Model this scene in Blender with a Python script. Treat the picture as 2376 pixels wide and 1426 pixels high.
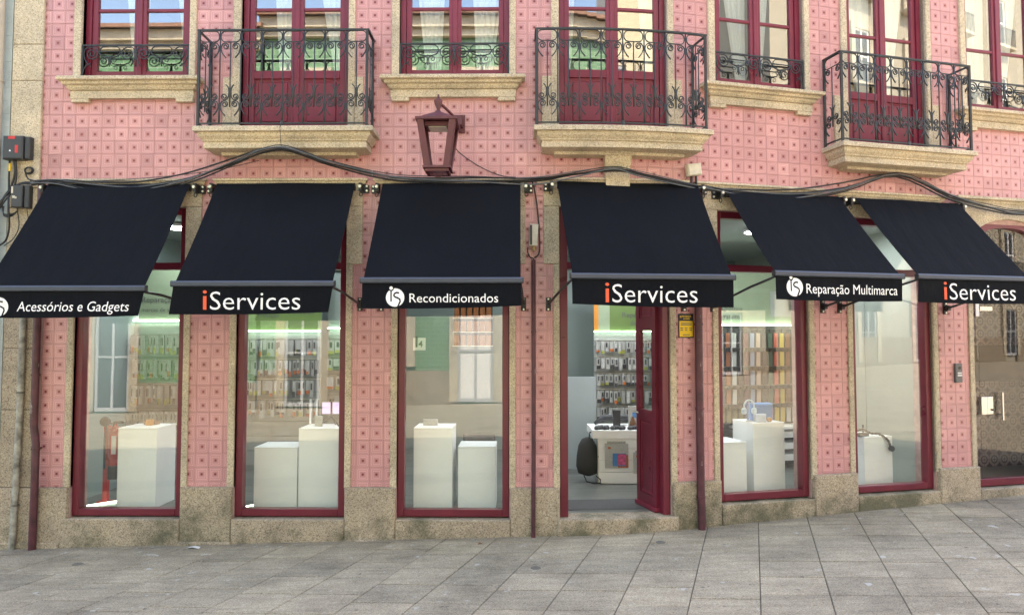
import bpy, math, random
from mathutils import Vector, Matrix
R = math.radians
random.seed(7)
for o in list(bpy.data.objects):
    bpy.data.objects.remove(o, do_unlink=True)
scene = bpy.context.scene
COL = scene.collection

# ------------------------------------------------------------------ camera, sky, sun, exposure
cam_d = bpy.data.cameras.new('camera'); cam = bpy.data.objects.new('camera', cam_d); COL.objects.link(cam)
cam.location = (0.0, -7.33, 2.03)
cam.rotation_euler = (R(90 + 2.67), 0, R(0.7))
cam_d.sensor_width = 36.0; cam_d.lens = 25.0; cam_d.clip_start = 0.05; cam_d.clip_end = 600
scene.camera = cam

SUN_EL, SUN_AZ = 56.0, 8.0          # sun stands behind the shop building
world = bpy.data.worlds.new('World'); scene.world = world; world.use_nodes = True
wn = world.node_tree.nodes; wl = world.node_tree.links
bg = wn['Background']; sky = wn.new('ShaderNodeTexSky'); sky.sky_type = 'NISHITA'; sky.sun_disc = False
sky.sun_elevation = R(SUN_EL); sky.sun_rotation = R(SUN_AZ); sky.air_density = 1.0; sky.dust_density = 2.0; sky.ozone_density = 1.0
wl.new(sky.outputs[0], bg.inputs[0]); bg.inputs[1].default_value = 0.15
sun_d = bpy.data.lights.new('sun', 'SUN'); sun_d.energy = 2.6; sun_d.angle = R(0.5); sun_d.color = (1.0, 0.95, 0.87)
sun = bpy.data.objects.new('sun', sun_d); COL.objects.link(sun)
sdir = Vector((math.sin(R(SUN_AZ)) * math.cos(R(SUN_EL)), math.cos(R(SUN_AZ)) * math.cos(R(SUN_EL)), math.sin(R(SUN_EL))))
sun.rotation_euler = (-sdir).to_track_quat('-Z', 'Y').to_euler(); sun.location = sdir * 60
vs = scene.view_settings; vs.view_transform = 'Standard'; vs.look = 'None'; vs.exposure = 2.74; vs.gamma = 1.0
vs.use_curve_mapping = False
vs.use_white_balance = True; vs.white_balance_temperature = 7450; vs.white_balance_tint = 12   # the phone balances for open shade
scene.render.engine = 'CYCLES'
scene.cycles.max_bounces = 7; scene.cycles.diffuse_bounces = 4; scene.cycles.glossy_bounces = 3; scene.cycles.transparent_max_bounces = 12

# ------------------------------------------------------------------ the facade line: straight, then bending back by 15 degrees
S1, S2, BA = 0.45, 1.95, R(15)
def P(s):
    if s <= S1: return (s, 0.0, 0.0)
    k = BA / (S2 - S1)
    if s <= S2:
        a = k * (s - S1); return (S1 + math.sin(a) / k, (1 - math.cos(a)) / k, a)
    x = S1 + math.sin(BA) / k; y = (1 - math.cos(BA)) / k
    return (x + (s - S2) * math.cos(BA), y + (s - S2) * math.sin(BA), BA)
def W(s, d, z):
    x, y, a = P(s); return Vector((x + d * math.sin(a), y - d * math.cos(a), z))
def WM(s, d, z):
    a = P(s)[2]; return Matrix.Translation(W(s, d, z)) @ Matrix.Rotation(a, 4, 'Z')
def GZ(x): return 0.055 + 0.027 * x            # pavement climbs to the right

# ------------------------------------------------------------------ mesh helpers
OFF = {}
def link(o, parent=None):
    COL.objects.link(o)
    if parent is not None: o.parent = parent
    OFF[o.name] = OFF.get(parent.name, Vector((0, 0, 0))) if parent is not None else Vector((0, 0, 0))
    return o
def tag(o, label=None, cat=None, group=None, kind=None):
    if label: o['label'] = label
    if cat: o['category'] = cat
    if group: o['group'] = group
    if kind: o['kind'] = kind
    return o
def empty(name, loc=(0, 0, 0), label=None, cat=None, group=None):
    o = bpy.data.objects.new(name, None); COL.objects.link(o); o.location = loc; o.empty_display_size = 0.1
    OFF[o.name] = Vector(loc); tag(o, label, cat, group); return o

class MB:
    def __init__(s): s.v = []; s.f = []; s.uv = None; s.sm = False
    def add(s, vs, fs):
        n = len(s.v); s.v.extend(Vector(v) for v in vs); s.f.extend([tuple(i + n for i in f) for f in fs]); return s
    def box(s, x0, x1, y0, y1, z0, z1, M=None):
        vs = [Vector((x, y, z)) for x in (x0, x1) for y in (y0, y1) for z in (z0, z1)]
        if M is not None: vs = [M @ v for v in vs]
        return s.add(vs, [(0, 1, 3, 2), (4, 6, 7, 5), (0, 4, 5, 1), (2, 3, 7, 6), (0, 2, 6, 4), (1, 5, 7, 3)])
    def fbox(s, s0, s1, d0, d1, z0, z1, c=0.0):
        """box in facade coordinates, d0 back d1 front, optional chamfer c on the front edges"""
        lo, hi = max(s0, S1), min(s1, S2)
        ss = [s0]
        if hi - lo > 0.25:
            n = int((hi - lo) / 0.12) + 1
            ss += [lo + (hi - lo) * i / n for i in range(n + 1) if s0 + 1e-4 < lo + (hi - lo) * i / n < s1 - 1e-4]
        ss.append(s1)
        if c > 0: prof = [(d0, z0), (d1 - c, z0), (d1, z0 + c), (d1, z1 - c), (d1 - c, z1), (d0, z1)]
        else: prof = [(d0, z0), (d1, z0), (d1, z1), (d0, z1)]
        k = len(prof); vs = []; fs = []
        if c > 0:
            ss2 = [ss[0], ss[0] + c] + ss[1:-1] + [ss[-1] - c, ss[-1]]
        else: ss2 = ss
        for i, q in enumerate(ss2):
            end = c > 0 and (i == 0 or i == len(ss2) - 1)
            for (d, z) in prof: vs.append(W(q, min(d, d1 - c) if end else d, z))
        for i in range(len(ss2) - 1):
            for j in range(k):
                a, b = i * k + j, i * k + (j + 1) % k
                fs.append((a, b, b + k, a + k))
        fs.append(tuple(range(k - 1, -1, -1))); e = (len(ss2) - 1) * k; fs.append(tuple(range(e, e + k)))
        return s.add(vs, fs)
    def mould(s, sL, sR, prof, nseg=1):
        """moulding with mitred returns; prof = [(d,z)] from top to bottom"""
        vs = []; fs = []; k = len(prof)
        for (d, z) in prof:
            row = [W(sL - d, 0, z)] + [W(sL - d + (sR - sL + 2 * d) * i / nseg, d, z) for i in range(nseg + 1)] + [W(sR + d, 0, z)]
            vs.extend(row)
        m = nseg + 3
        for i in range(k - 1):
            for j in range(m - 1):
                fs.append((i * m + j, (i + 1) * m + j, (i + 1) * m + j + 1, i * m + j + 1))
        fs.append(tuple(range(m))); fs.append(tuple(range((k - 1) * m + m - 1, (k - 1) * m - 1, -1)))
        return s.add(vs, fs)
    def tube(s, pts, r, n=6, cap=True, flat=None):
        pts = [Vector(p) for p in pts]; rs = r if isinstance(r, (list, tuple)) else [r] * len(pts)
        base = len(s.v); up = None
        for i, p in enumerate(pts):
            t = (pts[min(i + 1, len(pts) - 1)] - pts[max(i - 1, 0)])
            if t.length < 1e-9: t = Vector((0, 0, 1))
            t.normalize()
            if up is None:
                up = Vector((0, 0, 1)) if abs(t.z) < 0.9 else Vector((0, 1, 0))
            b = t.cross(up)
            if b.length < 1e-6: b = t.cross(Vector((1, 0, 0)))
            b.normalize(); a = b.cross(t); up = a
            for j in range(n):
                an = 2 * math.pi * (j + 0.5) / n
                s.v.append(p + (a * math.sin(an) + b * math.cos(an)) * rs[i])
        for i in range(len(pts) - 1):
            for j in range(n):
                A = base + i * n + j; B = base + i * n + (j + 1) % n
                s.f.append((A, B, B + n, A + n))
        if cap:
            s.f.append(tuple(base + j for j in range(n - 1, -1, -1))); e = base + (len(pts) - 1) * n
            s.f.append(tuple(e + j for j in range(n)))
        return s
    def lathe(s, c, prof, n=16, M=None):
        c = Vector(c); base = len(s.v)
        for (r, z) in prof:
            for j in range(n):
                a = 2 * math.pi * j / n; p = Vector((r * math.cos(a), r * math.sin(a), z))
                s.v.append((M @ p if M is not None else p) + c)
        for i in range(len(prof) - 1):
            for j in range(n):
                A = base + i * n + j; B = base + i * n + (j + 1) % n
                s.f.append((A, B, B + n, A + n))
        s.f.append(tuple(base + j for j in range(n - 1, -1, -1))); e = base + (len(prof) - 1) * n
        s.f.append(tuple(e + j for j in range(n)))
        return s
    def mesh(s, name, mat, smooth=False, off=Vector((0, 0, 0))):
        me = bpy.data.meshes.new(name); me.from_pydata([v - off for v in s.v], [], s.f); me.validate(); me.update()
        if s.uv is not None:
            ul = me.uv_layers.new(name='UVMap')
            for lp in me.loops: ul.data[lp.index].uv = s.uv[lp.vertex_index]
        if smooth:
            for p in me.polygons: p.use_smooth = True
        if mat: me.materials.append(mat)
        return me
    def build(s, name, mat, parent=None, smooth=False, kind=None):
        off = OFF.get(parent.name, Vector((0, 0, 0))) if parent is not None else Vector((0, 0, 0))
        o = bpy.data.objects.new(name, s.mesh(name, mat, smooth, off)); link(o, parent)
        if kind: o['kind'] = kind
        return o
def inst(name, me, M, parent):
    """a piece that shares mesh data, placed with a world matrix under a parent whose own offset is known"""
    o = bpy.data.objects.new(name, me); link(o, parent)
    o.matrix_local = Matrix.Translation(-OFF[parent.name]) @ M
    return o
def smooth_by_angle(o, ang=40):
    for p in o.data.polygons: p.use_smooth = True
    try: o.data.set_sharp_from_angle(angle=R(ang))
    except Exception: pass
    return o

# ------------------------------------------------------------------ materials
def new_mat(name):
    m = bpy.data.materials.new(name); m.use_nodes = True; return m, m.node_tree.nodes, m.node_tree.links, m.node_tree.nodes['Principled BSDF']
def ramp(n, l, src, stops):
    r = n.new('ShaderNodeValToRGB'); r.color_ramp.elements[0].position = stops[0][0]; r.color_ramp.elements[0].color = (*stops[0][1], 1)
    r.color_ramp.elements[1].position = stops[-1][0]; r.color_ramp.elements[1].color = (*stops[-1][1], 1)
    for p, c in stops[1:-1]:
        e = r.color_ramp.elements.new(p); e.color = (*c, 1)
    l.new(src, r.inputs[0]); return r.outputs[0]
def noise(n, l, scale, detail=4, rough=0.55, vec=None, w=None):
    t = n.new('ShaderNodeTexNoise'); t.inputs['Scale'].default_value = scale; t.inputs['Detail'].default_value = detail; t.inputs['Roughness'].default_value = rough
    if vec is None:
        g = n.new('ShaderNodeNewGeometry'); vec = g.outputs['Position']
    l.new(vec, t.inputs['Vector']); return t.outputs[0]
def mixc(n, l, fac, a, b, mode='MIX'):
    m = n.new('ShaderNodeMix'); m.data_type = 'RGBA'; m.blend_type = mode
    for sock, v in ((m.inputs[0], fac), (m.inputs[6], a), (m.inputs[7], b)):
        if hasattr(v, 'is_linked'): l.new(v, sock)
        elif isinstance(v, (int, float)): sock.default_value = v
        else: sock.default_value = (*v, 1)
    return m.outputs[2]
def mth(n, l, op, a, b=None, clamp=False):
    m = n.new('ShaderNodeMath'); m.operation = op; m.use_clamp = clamp
    for i, v in enumerate((a, b)):
        if v is None: continue
        if hasattr(v, 'is_linked'): l.new(v, m.inputs[i])
        else: m.inputs[i].default_value = v
    return m.outputs[0]
def bump(n, l, h, strength, dist, bsdf):
    b = n.new('ShaderNodeBump'); b.inputs['Strength'].default_value = strength; b.inputs['Distance'].default_value = dist
    l.new(h, b.inputs['Height']); l.new(b.outputs[0], bsdf.inputs['Normal'])
def simple(name, col, rough=0.5, metal=0.0, var=0.12, scale=6.0, spec=0.5, bumps=0.0, bscale=60):
    m, n, l, b = new_mat(name)
    f = noise(n, l, scale, 5)
    c = ramp(n, l, f, [(0.3, tuple(x * (1 - var) for x in col)), (0.7, tuple(min(1, x * (1 + var)) for x in col))])
    l.new(c, b.inputs['Base Color'])
    rr = n.new('ShaderNodeMapRange'); rr.inputs[1].default_value = 0.3; rr.inputs[2].default_value = 0.7
    rr.inputs[3].default_value = max(0.02, rough * 0.85); rr.inputs[4].default_value = min(1, rough * 1.15); l.new(f, rr.inputs[0]); l.new(rr.outputs[0], b.inputs['Roughness'])
    b.inputs['Metallic'].default_value = metal; b.inputs['Specular IOR Level'].default_value = spec
    if bumps: bump(n, l, noise(n, l, bscale, 4), bumps, 0.004, b)
    return m
def granite_mat(name, base, dark, light, stain=0.0, zlow=0.0, zhigh=0.8, thr=0.70):
    m, n, l, b = new_mat(name)
    g = n.new('ShaderNodeNewGeometry'); pos = g.outputs['Position']
    v = n.new('ShaderNodeTexVoronoi'); v.inputs['Scale'].default_value = 120; l.new(pos, v.inputs['Vector'])
    sp = n.new('ShaderNodeSeparateColor'); l.new(v.outputs['Color'], sp.inputs[0])
    c = ramp(n, l, sp.outputs[0], [(0.0, dark), (0.22, tuple((a + c2) / 2 for a, c2 in zip(dark, base))), (0.45, base), (0.8, base), (1.0, light)])
    big = noise(n, l, 2.2, 5, 0.6, pos)
    c = mixc(n, l, 1.0, c, ramp(n, l, big, [(0.25, (0.72, 0.72, 0.74)), (0.55, (1, 1, 1)), (0.8, (1.06, 1.03, 0.96))]), 'MULTIPLY')
    if stain:
        sx = n.new('ShaderNodeSeparateXYZ'); l.new(pos, sx.inputs[0])
        zz = mth(n, l, 'SUBTRACT', sx.outputs[2], mth(n, l, 'MULTIPLY', sx.outputs[0], 0.027))
        mr = n.new('ShaderNodeMapRange'); mr.inputs[1].default_value = zhigh; mr.inputs[2].default_value = zlow; l.new(zz, mr.inputs[0])
        st = noise(n, l, 2.6, 7, 0.7, pos)
        f = mth(n, l, 'MULTIPLY', ramp(n, l, mth(n, l, 'ADD', mth(n, l, 'MULTIPLY', st, 1.0), mth(n, l, 'MULTIPLY', mr.outputs[0], 0.30)), [(thr, (0, 0, 0)), (thr + 0.2, (1, 1, 1))]), stain)
        c = mixc(n, l, f, c, (0.075, 0.078, 0.045))
    l.new(c, b.inputs['Base Color']); b.inputs['Roughness'].default_value = 0.85
    h = n.new('ShaderNodeMath'); h.operation = 'ADD'; l.new(sp.outputs[0], h.inputs[0]); l.new(noise(n, l, 45, 5, 0.6, pos), h.inputs[1])
    bump(n, l, h.outputs[0], 0.35, 0.004, b)
    return m
def tile_mat(name='pink_tile', deep=(0.20, 0.040, 0.048), pale=(0.73, 0.40, 0.405), mid=(0.47, 0.205, 0.212)):
    m, n, l, b = new_mat(name)
    uv = n.new('ShaderNodeUVMap'); sx = n.new('ShaderNodeSeparateXYZ'); l.new(uv.outputs[0], sx.inputs[0])
    u = mth(n, l, 'MULTIPLY', mth(n, l, 'ABSOLUTE', mth(n, l, 'SUBTRACT', sx.outputs[0], 0.5)), 2.0)
    v = mth(n, l, 'MULTIPLY', mth(n, l, 'ABSOLUTE', mth(n, l, 'SUBTRACT', sx.outputs[1], 0.5)), 2.0)
    mx = mth(n, l, 'MAXIMUM', u, v)
    w = mth(n, l, 'SINE', mth(n, l, 'MULTIPLY', mx, 2 * math.pi * 4.5))
    inring = mth(n, l, 'MULTIPLY', mth(n, l, 'GREATER_THAN', mx, 0.30), mth(n, l, 'LESS_THAN', mx, 0.97))
    wr = mth(n, l, 'MULTIPLY', mth(n, l, 'ADD', mth(n, l, 'MULTIPLY', w, 0.5), 0.5), inring)
    r2 = mth(n, l, 'SQRT', mth(n, l, 'ADD', mth(n, l, 'MULTIPLY', u, u), mth(n, l, 'MULTIPLY', v, v)))
    geo = n.new('ShaderNodeNewGeometry'); oi = n.new('ShaderNodeObjectInfo')
    rnd = mth(n, l, 'FRACT', mth(n, l, 'ADD', geo.outputs['Random Per Island'], oi.outputs['Random']))
    nz = noise(n, l, 160, 3, 0.6, geo.outputs['Position'])
    rd = mth(n, l, 'ADD', r2, mth(n, l, 'MULTIPLY', mth(n, l, 'SUBTRACT', nz, 0.5), 0.16))
    dot = ramp(n, l, rd, [(0.13, (1, 1, 1)), (0.21, (0, 0, 0))])
    base = mixc(n, l, wr, mid, pale)
    tone = ramp(n, l, rnd, [(0.0, (0.80, 0.78, 0.80)), (0.10, (0.93, 0.92, 0.92)), (0.6, (1, 1, 1)), (0.92, (1.05, 1.06, 1.05)), (1.0, (1.12, 1.16, 1.14))])
    base = mixc(n, l, 1.0, base, tone, 'MULTIPLY')
    big = ramp(n, l, noise(n, l, 1.1, 4, 0.6, geo.outputs['Position']), [(0.3, (0.88, 0.87, 0.86)), (0.7, (1.05, 1.05, 1.05))])
    base = mixc(n, l, 1.0, base, big, 'MULTIPLY')
    c = mixc(n, l, dot, base, deep)
    l.new(c, b.inputs['Base Color']); b.inputs['Roughness'].default_value = 0.22
    hh = mth(n, l, 'ADD', wr, mth(n, l, 'MULTIPLY', noise(n, l, 14, 3, 0.5, geo.outputs['Position']), 0.8))
    bump(n, l, hh, 0.35, 0.0018, b)
    return m
def glass_mat(name, tint=(0.93, 0.97, 0.96), r0=0.085, rough=0.0):
    m = bpy.data.materials.new(name); m.use_nodes = True; n = m.node_tree.nodes; l = m.node_tree.links
    n.remove(n['Principled BSDF'])
    t = n.new('ShaderNodeBsdfTransparent'); t.inputs[0].default_value = (*tint, 1)
    g = n.new('ShaderNodeBsdfGlossy'); g.inputs['Roughness'].default_value = rough; g.inputs[0].default_value = (1, 1, 1, 1)
    # Schlick reflectance of one glass face, the same from either side
    geo = n.new('ShaderNodeNewGeometry'); dp = n.new('ShaderNodeVectorMath'); dp.operation = 'DOT_PRODUCT'
    l.new(geo.outputs['Normal'], dp.inputs[0]); l.new(geo.outputs['Incoming'], dp.inputs[1])
    c5 = mth(n, l, 'POWER', mth(n, l, 'SUBTRACT', 1.0, mth(n, l, 'ABSOLUTE', dp.outputs['Value'])), 5.0)
    f = mth(n, l, 'ADD', mth(n, l, 'MULTIPLY', c5, 1 - r0), r0, True)
    # faint waviness of float glass
    bp = n.new('ShaderNodeBump'); bp.inputs['Strength'].default_value = 0.03; bp.inputs['Distance'].default_value = 0.01
    l.new(noise(n, l, 1.3, 1), bp.inputs['Height']); l.new(bp.outputs[0], g.inputs['Normal'])
    mx = n.new('ShaderNodeMixShader'); l.new(f, mx.inputs[0]); l.new(t.outputs[0], mx.inputs[1]); l.new(g.outputs[0], mx.inputs[2])
    l.new(mx.outputs[0], n['Material Output'].inputs[0]); return m
def emit_mat(name, col, strength):
    m, n, l, b = new_mat(name); b.inputs['Base Color'].default_value = (*col, 1)
    b.inputs['Emission Color'].default_value = (*col, 1); b.inputs['Emission Strength'].default_value = strength
    return m
def paving_mat(name, joints=False):
    m, n, l, b = new_mat(name)
    g = n.new('ShaderNodeNewGeometry'); pos = g.outputs['Position']
    oi = n.new('ShaderNodeObjectInfo')
    v = n.new('ShaderNodeTexVoronoi'); v.inputs['Scale'].default_value = 170; l.new(pos, v.inputs['Vector'])
    sp = n.new('ShaderNodeSeparateColor'); l.new(v.outputs['Color'], sp.inputs[0])
    c = ramp(n, l, sp.outputs[0], [(0.0, (0.19, 0.168, 0.13)), (0.35, (0.325, 0.288, 0.22)), (0.75, (0.375, 0.336, 0.26)), (1.0, (0.50, 0.455, 0.365))])
    blot = noise(n, l, 1.4, 7, 0.65, pos)
    c = mixc(n, l, 1.0, c, ramp(n, l, blot, [(0.28, (0.60, 0.58, 0.56)), (0.5, (0.98, 0.95, 0.92)), (0.72, (1.20, 1.17, 1.12))]), 'MULTIPLY')
    # streaks of dirt along the street
    mp = n.new('ShaderNodeMapping'); mp.inputs['Scale'].default_value = (1.2, 7.0, 1); l.new(pos, mp.inputs[0])
    c = mixc(n, l, 1.0, c, ramp(n, l, noise(n, l, 1.8, 6, 0.7, mp.outputs[0]), [(0.3, (0.72, 0.70, 0.68)), (0.6, (1.05, 1.03, 1.01))]), 'MULTIPLY')
    if not joints:
        c = mixc(n, l, 1.0, c, ramp(n, l, oi.outputs['Random'], [(0, (0.88, 0.88, 0.88)), (1, (1.1, 1.09, 1.07))]), 'MULTIPLY')
    sp2 = noise(n, l, 9, 3, 0.5, pos)
    c = mixc(n, l, ramp(n, l, sp2, [(0.67, (0, 0, 0)), (0.75, (0.7, 0.7, 0.7))]), c, (0.52, 0.51, 0.49))
    gv = n.new('ShaderNodeTexVoronoi'); gv.inputs['Scale'].default_value = 3.2; l.new(pos, gv.inputs['Vector'])
    c = mixc(n, l, ramp(n, l, gv.outputs['Distance'], [(0.035, (0.75, 0.75, 0.75)), (0.06, (0, 0, 0))]), c, (0.12, 0.108, 0.09))
    sp3 = noise(n, l, 14, 2, 0.5, pos)
    c = mixc(n, l, ramp(n, l, sp3, [(0.22, (0.8, 0.8, 0.8)), (0.28, (0, 0, 0))]), c, (0.07, 0.065, 0.06))
    l.new(c, b.inputs['Base Color']); b.inputs['Roughness'].default_value = 0.8
    bump(n, l, mth(n, l, 'ADD', sp.outputs[0], noise(n, l, 30, 4, 0.6, pos)), 0.3, 0.003, b)
    return m
M = {}
M['tile'] = tile_mat()
M['grout'] = simple('grout', (0.46, 0.30, 0.28), 0.9, var=0.2, scale=12)
M['granite'] = granite_mat('granite_trim', (0.62, 0.515, 0.37), (0.33, 0.27, 0.19), (0.76, 0.67, 0.53), 0.25, 3.0, 9.0)
M['granite_low'] = granite_mat('granite_plinth', (0.43, 0.35, 0.26), (0.18, 0.145, 0.105), (0.57, 0.485, 0.37), 0.85, -0.05, 0.75)
M['granite_moss'] = granite_mat('mossy_granite', (0.42, 0.345, 0.25), (0.17, 0.14, 0.10), (0.56, 0.48, 0.36), 0.8, -0.05, 0.55, 0.56)
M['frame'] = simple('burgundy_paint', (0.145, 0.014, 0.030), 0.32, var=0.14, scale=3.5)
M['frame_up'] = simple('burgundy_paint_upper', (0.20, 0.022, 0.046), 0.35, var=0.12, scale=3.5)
M['lantern'] = simple('lantern_paint', (0.105, 0.026, 0.036), 0.45, var=0.2, scale=9)
M['iron'] = simple('wrought_iron', (0.026, 0.031, 0.034), 0.5, var=0.25, scale=22, metal=0.0)
M['glass'] = glass_mat('shop_glass', (0.96, 0.985, 0.975), r0=0.07)
M['glass_up'] = glass_mat('upper_glass', (0.9, 0.93, 0.92), r0=0.19)
M['glass_hall'] = glass_mat('hall_glass', (0.93, 0.94, 0.93), r0=0.045)
M['glass_opp'] = glass_mat('opposite_glass', (0.5, 0.55, 0.58), r0=0.12)
M['curtain'] = simple('sheer_curtain', (0.9, 0.9, 0.88), 0.9, var=0.05, scale=5)
def cloth_mat():
    m, n, l, b = new_mat('awning_cloth'); g = n.new('ShaderNodeNewGeometry'); mp = n.new('ShaderNodeMapping'); mp.inputs['Scale'].default_value = (2.6, 1.0, 0.8); l.new(g.outputs['Position'], mp.inputs[0])
    d = noise(n, l, 1.4, 7, 0.7, g.outputs['Position'])
    l.new(ramp(n, l, d, [(0.35, (0.0034, 0.0045, 0.0073)), (0.62, (0.0048, 0.0060, 0.0090)), (0.80, (0.0095, 0.0105, 0.0130))]), b.inputs['Base Color'])
    b.inputs['Roughness'].default_value = 0.88; b.inputs['Specular IOR Level'].default_value = 0.15
    bump(n, l, noise(n, l, 2.4, 3, 0.5, mp.outputs[0]), 0.5, 0.03, b); return m
M['cloth'] = cloth_mat()
M['bar'] = simple('awning_bar', (0.050, 0.060, 0.085), 0.42, var=0.1, metal=0.2)
M['black'] = simple('black_metal', (0.012, 0.012, 0.014), 0.45, var=0.2, scale=15)
M['steel'] = simple('steel', (0.62, 0.61, 0.58), 0.3, metal=0.9, var=0.08)
M['letter'] = simple('white_print', (0.88, 0.88, 0.90), 0.7, var=0.02)
M['orange'] = simple('orange_print', (0.80, 0.115, 0.045), 0.7, var=0.03)
M['cable'] = simple('black_cable', (0.014, 0.015, 0.017), 0.5, var=0.3, scale=20)
M['cable_grey'] = simple('grey_cable', (0.10, 0.11, 0.12), 0.55, var=0.2, scale=20)
def peel(name, col, under):
    m, n, l, b = new_mat(name); f = noise(n, l, 9, 5); g = n.new('ShaderNodeNewGeometry')
    mp = n.new('ShaderNodeMapping'); mp.inputs['Scale'].default_value = (3, 3, 0.7); l.new(g.outputs['Position'], mp.inputs[0])
    p = ramp(n, l, noise(n, l, 6.5, 6, 0.65, mp.outputs[0]), [(0.64, (0, 0, 0)), (0.68, (1, 1, 1))])
    c = mixc(n, l, p, ramp(n, l, f, [(0.3, tuple(x * 0.6 for x in col)), (0.7, tuple(x * 1.5 for x in col))]), under)
    l.new(c, b.inputs['Base Color']); b.inputs['Roughness'].default_value = 0.45; return m
M['pipe_red'] = peel('burgundy_pipe', (0.070, 0.017, 0.026), (0.30, 0.27, 0.27))
M['pipe_grey'] = simple('weathered_pipe', (0.30, 0.29, 0.25), 0.7, var=0.6, scale=11)
M['pipe_beige'] = simple('beige_pipe', (0.46, 0.40, 0.32), 0.6, var=0.15)
M['box_dark'] = simple('dark_grey_plastic', (0.035, 0.038, 0.042), 0.5, var=0.12)
M['box_beige'] = simple('beige_plastic', (0.60, 0.55, 0.45), 0.6, var=0.12, scale=20)
M['red'] = simple('red_label', (0.55, 0.03, 0.03), 0.5, var=0.1)
M['red_gloss'] = simple('extinguisher_red', (0.50, 0.025, 0.02), 0.3, var=0.08)
M['yellow'] = simple('yellow_print', (0.80, 0.52, 0.02), 0.5, var=0.04)
M['white'] = simple('white_laminate', (0.92, 0.92, 0.91), 0.45, var=0.02)
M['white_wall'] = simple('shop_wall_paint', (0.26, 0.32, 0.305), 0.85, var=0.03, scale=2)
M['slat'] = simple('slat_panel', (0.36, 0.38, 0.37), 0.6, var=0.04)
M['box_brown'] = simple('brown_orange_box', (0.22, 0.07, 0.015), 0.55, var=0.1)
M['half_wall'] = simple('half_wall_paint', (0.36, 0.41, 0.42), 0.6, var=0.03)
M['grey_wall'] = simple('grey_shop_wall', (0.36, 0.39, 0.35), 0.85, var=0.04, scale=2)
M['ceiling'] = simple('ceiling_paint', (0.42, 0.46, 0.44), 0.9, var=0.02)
def floor_mat():
    m, n, l, b = new_mat('grey_wood_floor'); g = n.new('ShaderNodeNewGeometry'); mp = n.new('ShaderNodeMapping'); mp.inputs['Scale'].default_value = (0.7, 9, 1); l.new(g.outputs['Position'], mp.inputs[0])
    l.new(ramp(n, l, noise(n, l, 2.2, 6, 0.65, mp.outputs[0]), [(0.3, (0.075, 0.078, 0.072)), (0.5, (0.13, 0.135, 0.125)), (0.7, (0.19, 0.195, 0.18))]), b.inputs['Base Color']); b.inputs['Roughness'].default_value = 0.35; return m
M['floor'] = floor_mat()
M['mat'] = simple('door_mat', (0.07, 0.07, 0.07), 0.95, var=0.3, scale=40)
M['green'] = simple('green_panel', (0.12, 0.19, 0.055), 0.5, var=0.06)
M['green_pale'] = simple('pale_green_panel', (0.29, 0.36, 0.24), 0.5, var=0.06)
M['orange_panel'] = simple('orange_panel', (0.62, 0.24, 0.035), 0.5, var=0.05)
M['print_grey'] = simple('grey_print', (0.10, 0.11, 0.10), 0.6, var=0.05)
M['led'] = emit_mat('led_strip', (0.74, 1.0, 0.86), 2.2)
M['lamp'] = emit_mat('ceiling_lamp', (0.80, 0.93, 1.08), 15.0)
M['screen'] = emit_mat('phone_screen', (0.75, 0.62, 1.0), 0.10)
M['blue'] = simple('blue_fabric', (0.07, 0.22, 0.48), 0.7, var=0.1)
M['pack_white'] = simple('package_card', (0.44, 0.44, 0.42), 0.6, var=0.15, scale=60)
M['pack_orange'] = simple('package_orange', (0.50, 0.13, 0.03), 0.6, var=0.2, scale=60)
M['pack_dark'] = simple('package_dark', (0.05, 0.05, 0.055), 0.5, var=0.3, scale=60)
M['pack_lime'] = simple('package_lime', (0.36, 0.36, 0.08), 0.6, var=0.2, scale=60)
M['paving'] = paving_mat('granite_paving'); M['ground'] = paving_mat('joint_and_street', True)
M['joint'] = simple('paving_joint', (0.12, 0.106, 0.084), 0.95, var=0.3, scale=20)
M['paper'] = simple('paper', (0.75, 0.75, 0.74), 0.8, var=0.05)
M['leaf'] = simple('dry_leaf', (0.22, 0.09, 0.03), 0.8, var=0.3, scale=30)
M['drain'] = simple('iron_cover', (0.13, 0.12, 0.10), 0.7, var=0.3, scale=30)
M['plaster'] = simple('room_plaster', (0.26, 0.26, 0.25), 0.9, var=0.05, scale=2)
M['blue_tile'] = simple('pale_blue_tile', (0.50, 0.57, 0.57), 0.3, var=0.08, scale=4)

# ------------------------------------------------------------------ ground
def ground_sheet(name, x0, x1, y0, y1, dz, mat, kind='structure'):
    mb = MB(); n = 30
    for i in range(n + 1):
        x = x0 + (x1 - x0) * i / n
        mb.v += [Vector((x, y0, GZ(max(-30, min(30, x))) + dz)), Vector((x, y1, GZ(max(-30, min(30, x))) + dz))]
    for i in range(n): mb.f.append((2 * i, 2 * i + 2, 2 * i + 3, 2 * i + 1))
    return mb.build(name, mat, None, kind=kind)
ground_sheet('ground', -150, 150, -150, 40, -0.012, M['ground'])
pavement = ground_sheet('pavement', -7.0, 8.0, -3.4, 2.0, -0.008, M['joint'])
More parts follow.
